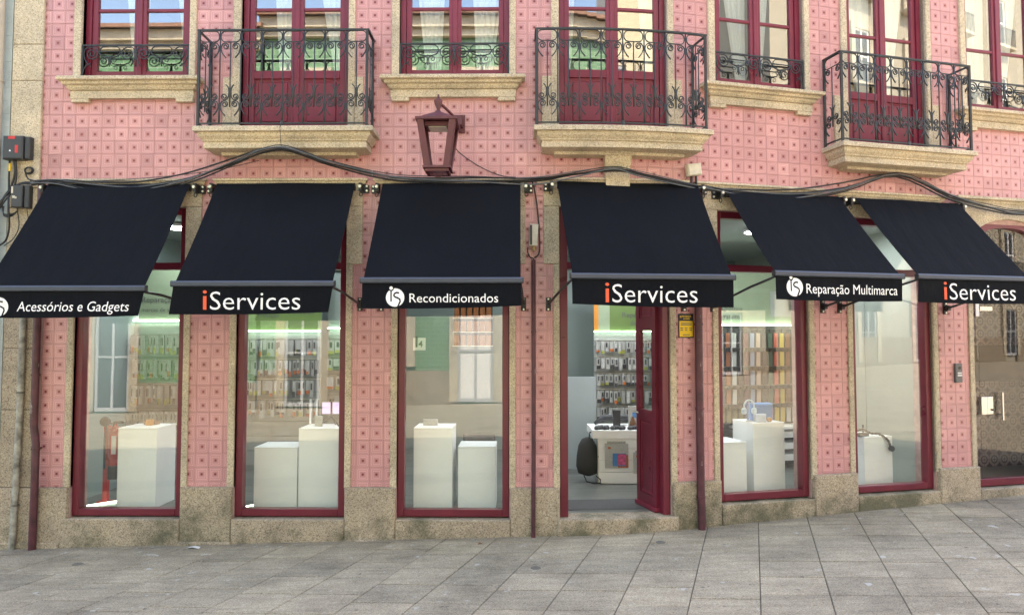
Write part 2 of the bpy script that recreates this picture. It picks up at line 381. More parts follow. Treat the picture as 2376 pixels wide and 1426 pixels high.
# slabs in a skewed lattice: long joints run 18 degrees to the right, cross joints a little towards the street
ua = Vector((math.sin(R(18)), math.cos(R(18)), 0)); ub = Vector((math.cos(R(-5.5)), math.sin(R(-5.5)), 0))
CW, RW = 0.510, 0.42
def slab_mesh():
    g = 0.004; c = 0.003; h_ = 0.0065; mb = MB()
    def q(a, b, z):
        a = a + (h_ - g) * (1 if a < RW / 2 else -1); p = ua * a + ub * b
        return Vector((p.x, p.y, z + 0.027 * p.x))
    lo = [q(g, g, -0.03), q(g, CW - g, -0.03), q(RW - g, CW - g, -0.03), q(RW - g, g, -0.03)]
    md = [q(g, g, -c), q(g, CW - g, -c), q(RW - g, CW - g, -c), q(RW - g, g, -c)]
    hi = [q(g + c, g + c, 0), q(g + c, CW - g - c, 0), q(RW - g - c, CW - g - c, 0), q(RW - g - c, g + c, 0)]
    mb.v = lo + md + hi
    for i in range(4):
        j = (i + 1) % 4; mb.f += [(i, j, 4 + j, 4 + i), (4 + i, 4 + j, 8 + j, 8 + i)]
    mb.f.append((8, 9, 10, 11)); return mb.mesh('paving_slab', M['paving'])
slab = slab_mesh(); O0 = Vector((1.66, -2.30, 0))
for c in range(-20, 17):
    stag = random.choice([0, 0.5, 0.25, 0.6, 0.35]) * RW
    for r in range(-5, 11):
        p = O0 + ub * (c * CW) + ua * (r * RW + stag)
        ce = p + ub * CW / 2 + ua * RW / 2
        # facade line in front of which the slab must lie
        sx = ce.x if ce.x < 0.45 else 0.45 + (ce.x - 0.45) * 1.02
        yw = W(sx, 0, 0).y
        if ce.y > yw + 0.38 or ce.y < -2.75 or abs(ce.x - 0.4) > 6.4: continue
        o = inst('paving_slab', slab, Matrix.Translation((p.x, p.y, GZ(p.x) + random.uniform(-0.0015, 0.0025))), pavement)
# small things lying on the pavement
def flat_thing(name, mat, x, y, w, h, rot, label, cat, lift=0.004, fold=0.012):
    t = MB(); z = GZ(x) + lift
    pts = [(-w / 2, -h / 2, 0), (0, -h / 2 * 1.1, fold), (w / 2, -h / 2 * .8, 0), (w / 2 * .9, h / 2, fold * .4), (0, h / 2 * .9, fold * 1.3), (-w / 2 * .95, h / 2 * .9, 0)]
    Mx = Matrix.Translation((x, y, z)) @ Matrix.Rotation(R(rot), 4, 'Z')
    t.add([Mx @ Vector(p) for p in pts], [(0, 1, 4, 5), (1, 2, 3, 4)]); t.add([Mx @ Vector((p[0], p[1], p[2] - 0.002)) for p in pts], [(5, 4, 1, 0), (4, 3, 2, 1)])
    return tag(t.build(name, mat), label, cat)
flat_thing('paper_scrap', M['paper'], -3.26, -0.18, 0.13, 0.045, -8, 'crumpled white paper scrap on the pavement below the leftmost pier', 'litter')
flat_thing('dry_leaf', M['leaf'], -0.40, -0.28, 0.04, 0.025, 20, 'small brown dry leaf near the foot of the dark pipe', 'leaf')
def valve_cover(x, y, label):
    mb = MB(); mb.lathe((x, y, GZ(x) - 0.01), [(0.045, 0), (0.045, 0.0125), (0.040, 0.0145), (0.032, 0.0125), (0.0, 0.0125)], 18)
    tag(smooth_by_angle(mb.build('valve_cover', M['drain'])), label, 'drain cover', 'small round covers in the pavement')
valve_cover(1.35, -0.36, 'small dark round cover in the pavement right in front of the shop door')
valve_cover(0.13, -1.05, 'small dark round cover in the pavement in front of the dark thin pipe')
valve_cover(-4.15, -0.62, 'small dark round cover in the pavement below the leftmost shop window')

# ------------------------------------------------------------------ the pink tiled building
BLD = empty('tiled_building', (0, 0, 0), 'pink tiled building with granite trim, burgundy windows and iron balconies', 'building')
OPEN = [(-4.635, -3.487), (-2.945, -1.806), (-1.272, -0.117), (0.400, 1.560), (2.112, 3.222), (3.785, 4.875), (5.450, 6.600)]
SILLZ = [0.23, 0.23, 0.23, 0.235, 0.335, 0.335, 0.325]
GT = 3.42                                  # top of ground floor openings
DOORS_UP = (1, 3, 5)
def up_bottom(i): return 4.18 if i in DOORS_UP else 4.79
UT = 6.85; TOP = 11.4; SL, SR = -5.36, 9.5
def wall_piece(s0, s1, z0, z1): return MB().fbox(s0, s1, -0.30, -0.008, z0, z1).build('wall', M['grout'], BLD)
edges = [SL] + [e for ab in OPEN for e in ab] + [SR]
for i in range(0, len(edges), 2):
    wall_piece(edges[i], edges[i + 1], -0.4, GT); wall_piece(edges[i], edges[i + 1], 4.18, UT)
wall_piece(SL, SR, GT, 4.18); 
for i, (a, b) in enumerate(OPEN):
    if i not in DOORS_UP: wall_piece(a, b, 4.18, 4.79)
    wall_piece(a, b, -0.4, SILLZ[i] - 0.02)
MB().fbox(SL, SR, -0.30, -0.001, UT, TOP).build('upper_wall', simple('upper_wall_tiles', (0.60, 0.24, 0.25), 0.4, var=0.1, scale=8), BLD)
# far walls and roof keep the sun off the street side
rp = [W(SL, -0.15, TOP), W(0.4, -0.15, TOP), W(1.2, -.15, TOP), W(2, -.15, TOP), W(SR, -0.15, TOP)]
mb = MB(); back = [Vector((SL, 9.0, TOP)), Vector((9.4, 9.5, TOP))]
mb.add(rp + [back[1], back[0]], [(0, 1, 2, 3, 4, 5, 6)]); mb.add([p + Vector((0, 0, .2)) for p in rp + [back[1], back[0]]], [(6, 5, 4, 3, 2, 1, 0)])
roof_c = [rp[0], rp[-1], back[1], back[0]]
for i in range(4):
    a, b = roof_c[i], roof_c[(i + 1) % 4]; mb.add([a, b, b + Vector((0, 0, .2)), a + Vector((0, 0, .2))], [(0, 1, 2, 3)])
mb.build('roof', simple('roof_tile', (0.36, 0.13, 0.07), 0.8, var=0.2), BLD)
mb = MB()
for a, b in ((W(SL, -.2, 0), back[0]), (back[0], back[1]), (back[1], W(SR, -.2, 0))):
    mb.add([(a.x, a.y, -.5), (b.x, b.y, -.5), (b.x, b.y, TOP), (a.x, a.y, TOP)], [(0, 1, 2, 3)])
mb.build('rear_wall', M['plaster'], BLD)

# --- tiles
T = 0.14
def tile_piece(mb, s0, s1, z0, z1, cs, cz):
    """one (possibly cut) tile in facade coordinates; (cs,cz) = lower left corner of its uncut cell"""
    g = 0.0009; c = 0.0022; n = len(mb.v)
    dz = random.uniform(-0.0012, 0.0012)
    for (i, d) in ((g, -0.010), (g, -0.002 + dz), (g + c, dz)):
        for (s, z) in ((s0 + i, z0 + i), (s1 - i, z0 + i), (s1 - i, z1 - i), (s0 + i, z1 - i)):
            mb.v.append(W(s, d, z)); mb.uv.append(((s - cs) / T, (z - cz) / T))
    for k in (0, 4):
        for i in range(4):
            j = (i + 1) % 4; mb.f.append((n + k + i, n + k + j, n + k + 4 + j, n + k + 4 + i))
    mb.f.append((n + 8, n + 9, n + 10, n + 11))
def cut(rect, obs):
    out = [rect]
    for (a, b, c, d) in obs:
        nxt = []
        for (s0, s1, z0, z1) in out:
            if b <= s0 or a >= s1 or d <= z0 or c >= z1: nxt.append((s0, s1, z0, z1)); continue
            if a > s0: nxt.append((s0, a, z0, z1))
            if b < s1: nxt.append((b, s1, z0, z1))
            m0, m1 = max(s0, a), min(s1, b)
            if c > z0: nxt.append((m0, m1, z0, c))
            if d < z1: nxt.append((m0, m1, d, z1))
        out = nxt
    return [r for r in out if r[1] - r[0] > 0.012 and r[3] - r[2] > 0.012]
obs = [(a - 0.05, b + 0.05, up_bottom(i) - 0.02, UT + .05) for i, (a, b) in enumerate(OPEN)]
full, cutp = [], []
def region(s0, s1, z0, z1, os, oz, obs=()):
    i0 = math.floor((s0 - os) / T + 1e-6); i1 = math.ceil((s1 - os) / T - 1e-6); k0 = math.floor((z0 - oz) / T + 1e-6); k1 = math.ceil((z1 - oz) / T - 1e-6)
    for i in range(i0, i1):
        for k in range(k0, k1):
            cs, cz = os + i * T, oz + k * T
            r = (max(cs, s0), min(cs + T, s1), max(cz, z0), min(cz + T, z1))
            for q in cut(r, obs):
                if q[1] - q[0] > T - 1e-4 and q[3] - q[2] > T - 1e-4: full.append((cs, cz))
                else: cutp.append((*q, cs, cz))
OZ = 4.474 - T / 2
region(-5.035, 8.9, 3.62, 6.85, -4.895 - T / 2, OZ, obs)
piers = [(-4.965, -4.70), (-3.40, -3.005), (-1.742, -1.338), (-0.055, 0.338), (1.648, 2.043), (3.31, 3.708), (4.99, 5.395)]
for k, (a, b) in enumerate(piers):
    region(a - (0.03 if k else 0), b + 0.03, 0.52, 3.62, a + (0.055 if k else -0.02), OZ - 0.03, ())
tm = MB(); tm.uv = []
g = 0.0009; c = 0.0022
for (i, d) in ((g, 0.010), (g, 0.002), (g + c, 0)):
    for (s, z) in ((i, i), (T - i, i), (T - i, T - i), (i, T - i)):
        tm.v.append(Vector((s - T / 2, d, z - T / 2))); tm.uv.append((s / T, z / T))
for k in (0, 4):
    for i in range(4):
        j = (i + 1) % 4; tm.f.append((k + i, k + j, k + 4 + j, k + 4 + i))
tm.f.append((8, 9, 10, 11)); tile_me = tm.mesh('tile', M['tile'])
# the 300 tiles that show largest: those nearest to the camera and not under an awning
def keyf(t):
    s, z = t[0] + T / 2, t[1] + T / 2
    hid = 2.2 < z < 3.68 or z > 5.5 or z < 0.5
    return (hid, (W(s, 0, z) - cam.location).length)
full.sort(key=keyf)
for (cs, cz) in full[:300]:
    o = inst('tile', tile_me, WM(cs + T / 2, random.uniform(-0.001, 0.0012), cz + T / 2) @ Matrix.Rotation(random.uniform(-0.004, 0.004), 4, 'Z'), BLD)
rest = MB(); rest.uv = []
for (cs, cz) in full[300:]: tile_piece(rest, cs, cs + T, cz, cz + T, cs, cz)
for q in cutp: tile_piece(rest, *q)
rest.build('tile_cladding', M['tile'], BLD, kind='stuff')

# --- granite trim
G = M['granite']; GL = M['granite_low']
def stone(name, s0, s1, z0, z1, d1, mat=None, d0=-0.05, c=0.006): return MB().fbox(s0, s1, d0, d1, z0, z1, c).build(name, mat or G, BLD)
# corner pilaster in blocks at the left
zb = [-0.45, 0.53, 1.32, 1.95, 2.72, 3.62, 4.76, 5.15, 6.9]
for i in range(len(zb) - 1):
    stone('quoin_stone', -5.355 - (0.03 if i == 0 else 0), -5.035 + (0.395 if i == 0 else (0.015 if i < 5 else 0)), zb[i] + 0.002, zb[i + 1] - 0.002, 0.045 if i == 0 else 0.03, GL if i < 4 else G)
for i, (a, b) in enumerate(OPEN):
    sz = SILLZ[i]
    # ground floor: jambs, ears, lintel, cornice, sill
    stone('jamb_stone', a - 0.066, a, 0.53, 2.82, 0.020, d0=-0.13); stone('jamb_stone', b, b + 0.066, 0.53, 2.82, 0.020, d0=-0.13)
    stone('jamb_stone', a - 0.165, a, 2.822, GT, 0.024, d0=-0.13); stone('jamb_stone', b, b + 0.165, 2.822, GT, 0.024, d0=-0.13)
    if i < 6:
        stone('lintel_stone', a - 0.165, b + 0.165, GT + 0.002, 3.652, 0.024)
        mb = MB(); mb.mould(a - 0.20, b + 0.16, [(0.0, 3.712), (0.055, 3.712), (0.058, 3.690), (0.040, 3.684), (0.036, 3.668), (0.028, 3.654), (0.0, 3.654)], 10)
        mb.build('cornice', G, BLD)
    else:
        # arched lintel of the house door
        mb = MB(); n = 14
        for k in range(n + 1):
            s = a - 0.2 + (b - a + 0.4) * k / n; t = (s - (a + b) / 2) / ((b - a) / 2)
            za = 3.19 + 0.29 * math.sqrt(max(0, 1 - min(1, t * t) * 0.98)) if abs(t) < 1 else 2.83
            mb.v += [W(s, 0.03, za), W(s, 0.03, 3.66), W(s, -0.14, za), W(s, -0.14, 3.66)]
        for k in range(n):
            e = 4 * k; mb.f += [(e, e + 4, e + 5, e + 1), (e + 2, e, e + 1, e + 3)[::1], (e + 2, e + 6, e + 4, e)]
        mb.build('lintel_stone', G, BLD)
        MB().mould(a - 0.15, b + 0.2, [(0.0, 3.73), (0.08, 3.73), (0.08, 3.70), (0.05, 3.69), (0.04, 3.66), (0, 3.66)], 2).build('cornice', G, BLD)
    if i == 3: stone('threshold_stone', a - 0.03, b + 0.05, -0.3, sz, 0.075, GL, d0=-0.2, c=0.012)
    else: stone('sill_stone', a - (0.06 if i == 0 else 0.0), b + 0.01, -0.3, sz - 0.012, 0.055, M['granite_moss'] if i in (4, 5) else GL, d0=-0.14, c=0.01)
for k in range(6):
    a, b = OPEN[k][1], OPEN[k + 1][0]
    o = stone('plinth_stone', a + (0.012 if k != 2 else 0.012), b - 0.004, -0.3, 0.54 + (0.035 if k >= 3 else 0), 0.052 if k < 4 else 0.06, M['granite_moss'] if k in (0, 3) else GL, d0=-0.12, c=0.012)
    if k < 2: stone('plinth_footing', a + 0.004, b + 0.004, -0.3, 0.045 + 0.03 * k - 0.05, 0.075, GL, c=0.008)
stone('plinth_footing', -5.37, -4.70, -0.3, -0.02, 0.062, GL, c=0.008)
# first floor trim
SILLP = [(0.0, 4.772), (0.135, 4.772), (0.150, 4.764), (0.150, 4.734), (0.142, 4.728), (0.112, 4.725), (0.112, 4.700), (0.106, 4.694), (0.082, 4.690), (0.078, 4.668), (0.060, 4.648), (0.040, 4.645), (0.040, 4.638), (0.052, 4.636), (0.052, 4.562), (0.0, 4.562)]
for i, (a, b) in enumerate(OPEN):
    ub_ = up_bottom(i)
    stone('jamb_stone', a - 0.08, a, ub_ - 0.01, UT, 0.028, d0=-0.13); stone('jamb_stone', b, b + 0.068, ub_ - 0.01, UT, 0.028, d0=-0.13)
    if i not in DOORS_UP:
        mb = MB(); mb.mould(a - 0.03, b + 0.015, SILLP, 10)
        o = mb.build('sill', G, BLD)
        for (p, q) in ((a - 0.075, a + 0.11), (b - 0.12, b + 0.06)):
            MB().fbox(p, q, 0, 0.050, 4.522, 4.5615, 0.004).build('sill_bracket', G, o)
        MB().fbox(a, b, -0.13, -0.002, 4.74, 4.789).build('sill_slab', G, o)
    else:
        stone('jamb_base', a - 0.18, a - 0.081, 4.17, 4.79, 0.022, d0=-0.01); stone('jamb_base', b + 0.069, b + 0.16, 4.17, 4.79, 0.022, d0=-0.01)

# --- balconies
def spiral(cx, cz, r0, r1, a0, turns, n):
    return [(cx + (r0 + (r1 - r0) * i / n) * math.cos(a0 + turns * 2 * math.pi * i / n), cz + (r0 + (r1 - r0) * i / n) * math.sin(a0 + turns * 2 * math.pi * i / n)) for i in range(n + 1)]
def iron_mesh(name, pts, r=0.0055, n=4):
    return MB().tube([(x, 0, z) for x, z in pts], r, n).mesh(name, M['iron'], True)
# outer scroll, tail down (at full baluster x=0, curls to +x), and inner scroll, tail up (at half baluster)
scA = iron_mesh('scroll', [(0.060, -0.285), (0.040, -0.262), (0.020, -0.232), (0.010, -0.198), (0.013, -0.165), (0.026, -0.143), (0.045, -0.134)] + spiral(0.056, -0.168, 0.034, 0.010, R(105), -1.4, 14), 0.0072)
scB = iron_mesh('scroll', [(-0.040, -0.560), (-0.022, -0.580), (-0.012, -0.605), (-0.009, -0.640), (-0.014, -0.680), (-0.028, -0.706), (-0.045, -0.716)] + spiral(-0.056, -0.683, 0.034, 0.010, R(-72), -1.4, 14), 0.0072)
MIR = Matrix.Scale(-1, 4, (1, 0, 0))
def loop_mesh(w):
    x0, x1, z0, z1, r = 0.008, w - 0.008, -0.122, -0.012, 0.045; pts = []
    for cx, cz, a in ((x1 - r, z1 - r, 0), (x0 + r, z1 - r, 90), (x0 + r, z0 + r, 180), (x1 - r, z0 + r, 270)):
        for k in range(5): pts.append((cx + r * math.cos(R(a + 22.5 * k)), cz + r * math.sin(R(a + 22.5 * k))))
    pts.append(pts[0]); return iron_mesh('rail_loop', pts, 0.0062)
full_b = MB().tube([(0, 0, 0), (0, 0, -0.40), (0, 0, -0.80), (0, 0, -0.955)], [0.0072, 0.0072, 0.008, 0.011], 5).mesh('baluster', M['iron'], True)
half_b = MB().tube([(0, 0, -0.125), (0, 0, -0.58), (0, 0, -0.62), (0, 0, -0.79)], [0.0065, 0.0065, 0.012, 0.007], 5).mesh('baluster', M['iron'], True)
def balcony(sL, sR, depth, s_cap0, s_cap1, console=None):
    zt = 5.168
    prof = [(0.0, 4.175), (depth + .045, 4.175), (depth + .05, 4.165), (depth + .05, 4.125), (depth + .015, 4.121), (depth + .015, 4.088), (depth + .008, 4.078), (depth - .018, 4.052), (depth - .020, 4.040), (depth - .036, 4.037), (depth - .036, 4.030), (depth - .03, 4.026), (depth - .03, 3.972), (depth - 0.06, 3.966), (depth - .16, 3.958), (depth - .165, 3.930), (0.0, 3.925)]
    D = depth + .05
    o = MB().mould(s_cap0 + D, s_cap1 - D, prof, 14).build('balcony', G, BLD)
    rails = MB(); n = 12
    rails.tube([W(sL - .012, 0.02, zt)] + [W(sL - 0.012 + (sR - sL + .024) * i / n, depth, zt) for i in range(n + 1)] + [W(sR + .012, 0.02, zt)], 0.013, 4).build('top_rail', M['iron'], o)
    MB().tube([W(sL, 0.02, 4.212)] + [W(sL + (sR - sL) * i / n, depth, 4.212) for i in range(n + 1)] + [W(sR, 0.02, 4.212)], 0.010, 4).build('bottom_rail', M['iron'], o)
    for (s, d) in ((sL, depth), (sR, depth), (sL, 0.025), (sR, 0.025)):
        MB().tube([W(s, d, 4.172), W(s, d, zt)], 0.017, 4).build('post', M['iron'], o)
    for s in ((sL + sR) / 2,):
        MB().tube([W(s, depth, 4.172), W(s, depth, 4.235)], 0.017, 6).build('rail_foot', M['iron'], o)
    nc = 8; w = (sR - sL) / nc; lm = loop_mesh(w * 0.995); 
    for k in range(nc):
        s = sL + w * k; m = s + w / 2
        if k: inst('baluster', full_b, WM(s, depth, zt), o)
        inst('baluster', half_b, WM(m, depth, zt), o)
        inst('rail_loop', lm, WM(m, depth, zt) @ Matrix.Translation((-w / 2, 0, 0)), o)
        L_, R_ = WM(s, depth, zt), WM(s + w, depth, zt)
        for dz in (0, -0.592):
            dzm = Matrix.Translation((0, 0, dz)); inst('scroll', scA, L_ @ dzm, o); inst('scroll', scA, R_ @ MIR @ dzm, o)
        Mm = WM(m, depth, zt); inst('scroll', scB, Mm, o); inst('scroll', scB, Mm @ MIR, o)
    for s in (sL, sR):     # side returns: one bay each
        for dd, half in ((depth / 2, True),):
            Q = WM(s, dd, zt) @ Matrix.Rotation(R(90), 4, 'Z')
            inst('baluster', half_b, Q, o); inst('scroll', scB, Q, o); inst('scroll', scB, Q @ MIR, o)
        lm2 = loop_mesh(depth - 0.03)
        Q0 = WM(s, depth, zt) @ Matrix.Rotation(R(90), 4, 'Z'); Q1 = WM(s, 0.03, zt) @ Matrix.Rotation(R(90), 4, 'Z')
        inst('rail_loop', lm2, Q0, o)
        for dz in (0, -0.592):
            dzm = Matrix.Translation((0, 0, dz)); inst('scroll', scA, Q0 @ dzm, o); inst('scroll', scA, Q1 @ MIR @ dzm, o)
    if console:
        a, b = console; mb = MB(); pr = [(0.22, 4.05, 0), (0.215, 3.985, 0.01), (0.12, 3.93, 0.018), (0.085, 3.78, 0.028), (0.085, 3.60, 0.032)]
        for (d, z, t) in pr: mb.v += [W(a + t, -0.01, z), W(a + t, d, z), W(b - t, d, z), W(b - t, -0.01, z)]
        for k in range(len(pr) - 1):
            e = 4 * k
            for j in range(3): mb.f.append((e + j, e + 4 + j, e + 5 + j, e + 1 + j))
        mb.f += [(0, 1, 2, 3), (len(mb.v) - 1, len(mb.v) - 2, len(mb.v) - 3, len(mb.v) - 4)]
        mb.build('console', G, o)
    return o
bB = balcony(-3.252, -1.548, 0.30, -3.285, -1.475)
bD = balcony(0.165, 1.842, 0.30, 0.132, 1.895, (0.842, 1.150))
bF = balcony(3.470, 5.185, 0.30, 3.440, 5.225)
MB().tube([W(-2.40, 0.32, 4.20), W(-2.395, 0.375, 4.15), W(-2.38, 0.375, 3.97), W(-2.37, 0.375, 3.935), W(-2.35, 0.36, 3.93)], 0.004, 4).build('cable_hook', M['iron'], bB)

# --- low window guards
def guard(i):
    a, b = OPEN[i]; c = (a + b) / 2; d = 0.005; zt = 5.142; u = 0.000507 * (b - a) / 1.13 * 1.0
    o = MB().tube([W(a + 0.004, d, zt), W(c, d, zt), W(b - 0.004, d, zt)], 0.011, 4).build('window_guard', M['iron'], BLD)
    for s in (a + 0.010, b - 0.010): MB().tube([W(s, d, 4.775), W(s, d, zt)], 0.012, 4).build('post', M['iron'], o)
    X = lambda x: (x - 1160) * u; Z = lambda y: -(y - 160) * 0.00052
    def piece(nm, pts, r=0.0068):
        me = iron_mesh(nm, pts, r)
        inst(nm, me, WM(c, d, zt), o); return me
    def both(nm, pts, r=0.0068):
        me = piece(nm, pts, r); inst(nm, me, WM(c, d, zt) @ MIR, o)
    # outer spiral with its tail, inner spiral with its tail
    both('scroll', [(X(250), Z(595)), (X(170), Z(540)), (X(110), Z(440)), (X(85), Z(330)), (X(110), Z(240)), (X(180), Z(195))] + spiral(X(255), Z(335), 0.074, 0.012, R(112), -2.0, 24))
    both('scroll', [(X(1060), Z(590)), (X(1110), Z(500)), (X(1140), Z(400)), (X(1145), Z(290)), (X(1110), Z(220)), (X(1050), Z(190))] + spiral(X(995), Z(335), 0.074, 0.012, R(68), 2.0, 24))
    both('foot_arc', [(X(230), Z(530)), (X(150), Z(570)), (X(90), Z(650)), (X(65), Z(780)), (X(60), Z(870))])
    both('oval', [(X(420), Z(285)), (X(425), Z(230)), (X(480), Z(185)), (X(620), Z(178)), (X(770), Z(185)), (X(825), Z(230)), (X(835), Z(285))])
    both('cross_bar', [(X(360), Z(285)), (X(620), Z(287)), (X(880), Z(285))], 0.007)
    both('swag', [(X(400), Z(300)), (X(450), Z(375)), (X(540), Z(402)), (X(620), Z(405)), (X(700), Z(402)), (X(800), Z(370)), (X(845), Z(300))])
    both('pendant', [(X(622), Z(380)), (X(622), Z(600))], 0.006)
    for sg in (-1, 1):
        both('leaf_scroll', [(X(622 + sg * 50), Z(580)), (X(622 + sg * 22), Z(540)), (X(622 + sg * 15), Z(470)), (X(622 + sg * 30), Z(425))] + spiral(X(622 + sg * 95), Z(470), 0.028, 0.008, R(110 if sg > 0 else 70), -1.1 * sg, 10), 0.0045)
    piece('centre_bar', [(X(1160), Z(165)), (X(1160), Z(600))], 0.008)
    piece('tie', [(X(1120), Z(310)), (X(1200), Z(310))], 0.010)
    return o
for i in (0, 2, 4, 6): guard(i)

# --- first floor windows: frame, casements, panes, curtains
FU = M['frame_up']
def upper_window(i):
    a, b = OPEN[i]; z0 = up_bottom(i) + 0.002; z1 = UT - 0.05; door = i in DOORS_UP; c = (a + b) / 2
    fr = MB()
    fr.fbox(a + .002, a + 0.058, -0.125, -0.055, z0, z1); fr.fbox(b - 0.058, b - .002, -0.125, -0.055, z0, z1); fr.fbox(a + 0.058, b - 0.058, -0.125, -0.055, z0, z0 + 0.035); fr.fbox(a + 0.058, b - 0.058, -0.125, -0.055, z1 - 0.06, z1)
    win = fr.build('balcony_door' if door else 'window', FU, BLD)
    pb = 4.893; bar = 5.558
    for (p, q, mid) in ((a + 0.060, c - 0.003, 1), (c + 0.003, b - 0.060, 0)):
        zz0 = z0 + 0.037; L_, R_ = p, q
        st = 0.055; sm = 0.062
        x0, x1 = (p + st, q - sm) if mid else (p + sm, q - st)
        cs = MB()
        cs.fbox(p, x0, -0.118, -0.072, zz0, z1 - 0.062, 0.004); cs.fbox(x1, q, -0.118, -0.072, zz0, z1 - 0.062, 0.004)
        cs.fbox(x0, x1, -0.117, -0.073, pb - 0.075, pb, 0.003) if not door else cs.fbox(x0, x1, -0.117, -0.073, pb - 0.085, pb, 0.003)
        cs.fbox(x0, x1, -0.117, -0.073, z1 - 0.13, z1 - 0.062, 0.003)
        if door: cs.fbox(x0, x1, -0.117, -0.073, zz0, zz0 + 0.09, 0.003)
        o = cs.build('casement', FU, win)
        MB().fbox(x0, x1, -0.112, -0.078, bar - 0.016, bar + 0.016, 0.004).build('glazing_bar', FU, win)
        MB().fbox(x0 - .004, x1 + .004, -0.100, -0.096, pb - .004, bar - .014).build('pane', M['glass_up'], win)
        MB().fbox(x0 - .004, x1 + .004, -0.100, -0.096, bar + .014, z1 - 0.128).build('pane', M['glass_up'], win)
        # pale glazing bead round the lower light
        if door:
            MB().fbox(x0, x1, -0.106, -0.096, zz0 + 0.088, pb - 0.084).build('lower_panel', FU, win)
            MB().fbox(x0 + 0.035, x1 - 0.035, -0.098, -0.084, zz0 + 0.125, pb - 0.12, 0.01).build('raised_panel', FU, win)
    MB().fbox(c - 0.026, c + 0.026, -0.072, -0.056, z0 + 0.05, z1 - 0.063, 0.006).build('meeting_strip', FU, win)
    return win
# curtain: gathered cloth with folds, narrowing to a tie-back
def curtain(i, s_top0, s_top1, s_bot0, s_bot1, z_bot, win):
    mb = MB(); nu, nv = 26, 12; zt = UT - 0.2
    for v in range(nv + 1):
        t = v / nv; z = zt + (z_bot - zt) * t
        for u in range(nu + 1):
            f = u / nu; e = t ** 1.3
            s = (s_top0 + (s_top1 - s_top0) * f) * (1 - e) + (s_bot0 + (s_bot1 - s_bot0) * f) * e
            mb.v.append(W(s, -0.22 + 0.014 * math.sin(f * 30 + i) + 0.006 * math.sin(f * 71 + 2 * i), z))
    for v in range(nv):
        for u in range(nu):
            A = v * (nu + 1) + u; mb.f.append((A, A + 1, A + nu + 2, A + nu + 1))
    mb.build('curtain', M['curtain'], win, smooth=True)
wins = [upper_window(i) for i in range(7)]
for i, (a, b) in enumerate(OPEN):
    c = (a + b) / 2
    if i in (2,):
        curtain(i, a + 0.10, c - 0.10, a + 0.27, c - 0.17, 4.80, wins[i]); curtain(i, c + 0.15, b - 0.02, c + 0.23, b - 0.20, 4.80, wins[i])
    elif i == 0:
        curtain(i, a + 0.28, c + 0.05, c - 0.12, c - 0.02, 4.80, wins[i]); curtain(i, b - 0.32, b - 0.02, b - 0.12, b - 0.02, 4.80, wins[i])
    elif i == 1:
        curtain(i, a + 0.25, c + 0.05, c - 0.22, c - 0.10, 4.80, wins[i]); curtain(i, b - 0.45, b - 0.02, b - 0.18, b - 0.05, 4.80, wins[i])
    elif i == 4:
        curtain(i, a + 0.05, a + 0.24, a + 0.05, a + 0.13, 4.80, wins[i]); curtain(i, c - 0.38, c - 0.03, c - 0.13, c - 0.05, 4.80, wins[i]); curtain(i, c + 0.03, c + 0.30, c + 0.08, c + 0.14, 4.80, wins[i])
    elif i in (5, 6):
        curtain(i, a + 0.05, c - 0.02, c - 0.20, c - 0.06, 4.80, wins[i]); curtain(i, c + 0.03, b - 0.05, c + 0.05, c + 0.2, 4.80, wins[i])
    else:
        curtain(i, a + 0.03, a + 0.22, a + 0.06, a + 0.14, 4.80, wins[i]); curtain(i, b - 0.3, b - 0.03, b - 0.16, b - 0.07, 4.80, wins[i])

# --- ground floor shop windows
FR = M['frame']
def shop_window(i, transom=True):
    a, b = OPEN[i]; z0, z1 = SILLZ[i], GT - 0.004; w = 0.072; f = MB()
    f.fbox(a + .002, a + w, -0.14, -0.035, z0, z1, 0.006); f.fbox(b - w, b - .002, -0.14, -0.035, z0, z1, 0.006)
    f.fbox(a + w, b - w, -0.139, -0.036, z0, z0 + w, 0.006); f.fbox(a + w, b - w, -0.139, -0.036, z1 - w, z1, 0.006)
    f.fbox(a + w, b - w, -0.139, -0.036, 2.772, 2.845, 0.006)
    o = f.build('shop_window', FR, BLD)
    g = 0.010
    for (p, q) in ((z0 + w, 2.772), (2.845, z1 - w)):
        MB().fbox(a + w - .003, b - w + .003, -0.092, -0.082, p - .003, q + .003).build('pane', M['glass'], o)
    return o
shopw = {i: shop_window(i) for i in (0, 1, 2, 4, 5)}
# shop entrance
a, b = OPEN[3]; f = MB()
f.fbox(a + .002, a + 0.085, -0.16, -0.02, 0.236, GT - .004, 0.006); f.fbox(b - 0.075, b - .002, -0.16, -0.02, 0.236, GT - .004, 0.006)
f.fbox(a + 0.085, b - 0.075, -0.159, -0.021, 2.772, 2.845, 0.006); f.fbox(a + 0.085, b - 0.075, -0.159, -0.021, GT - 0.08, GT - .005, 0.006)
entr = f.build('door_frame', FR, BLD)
MB().fbox(a + 0.083, b - 0.073, -0.092, -0.082, 2.843, GT - 0.078).build('pane', M['glass'], entr)
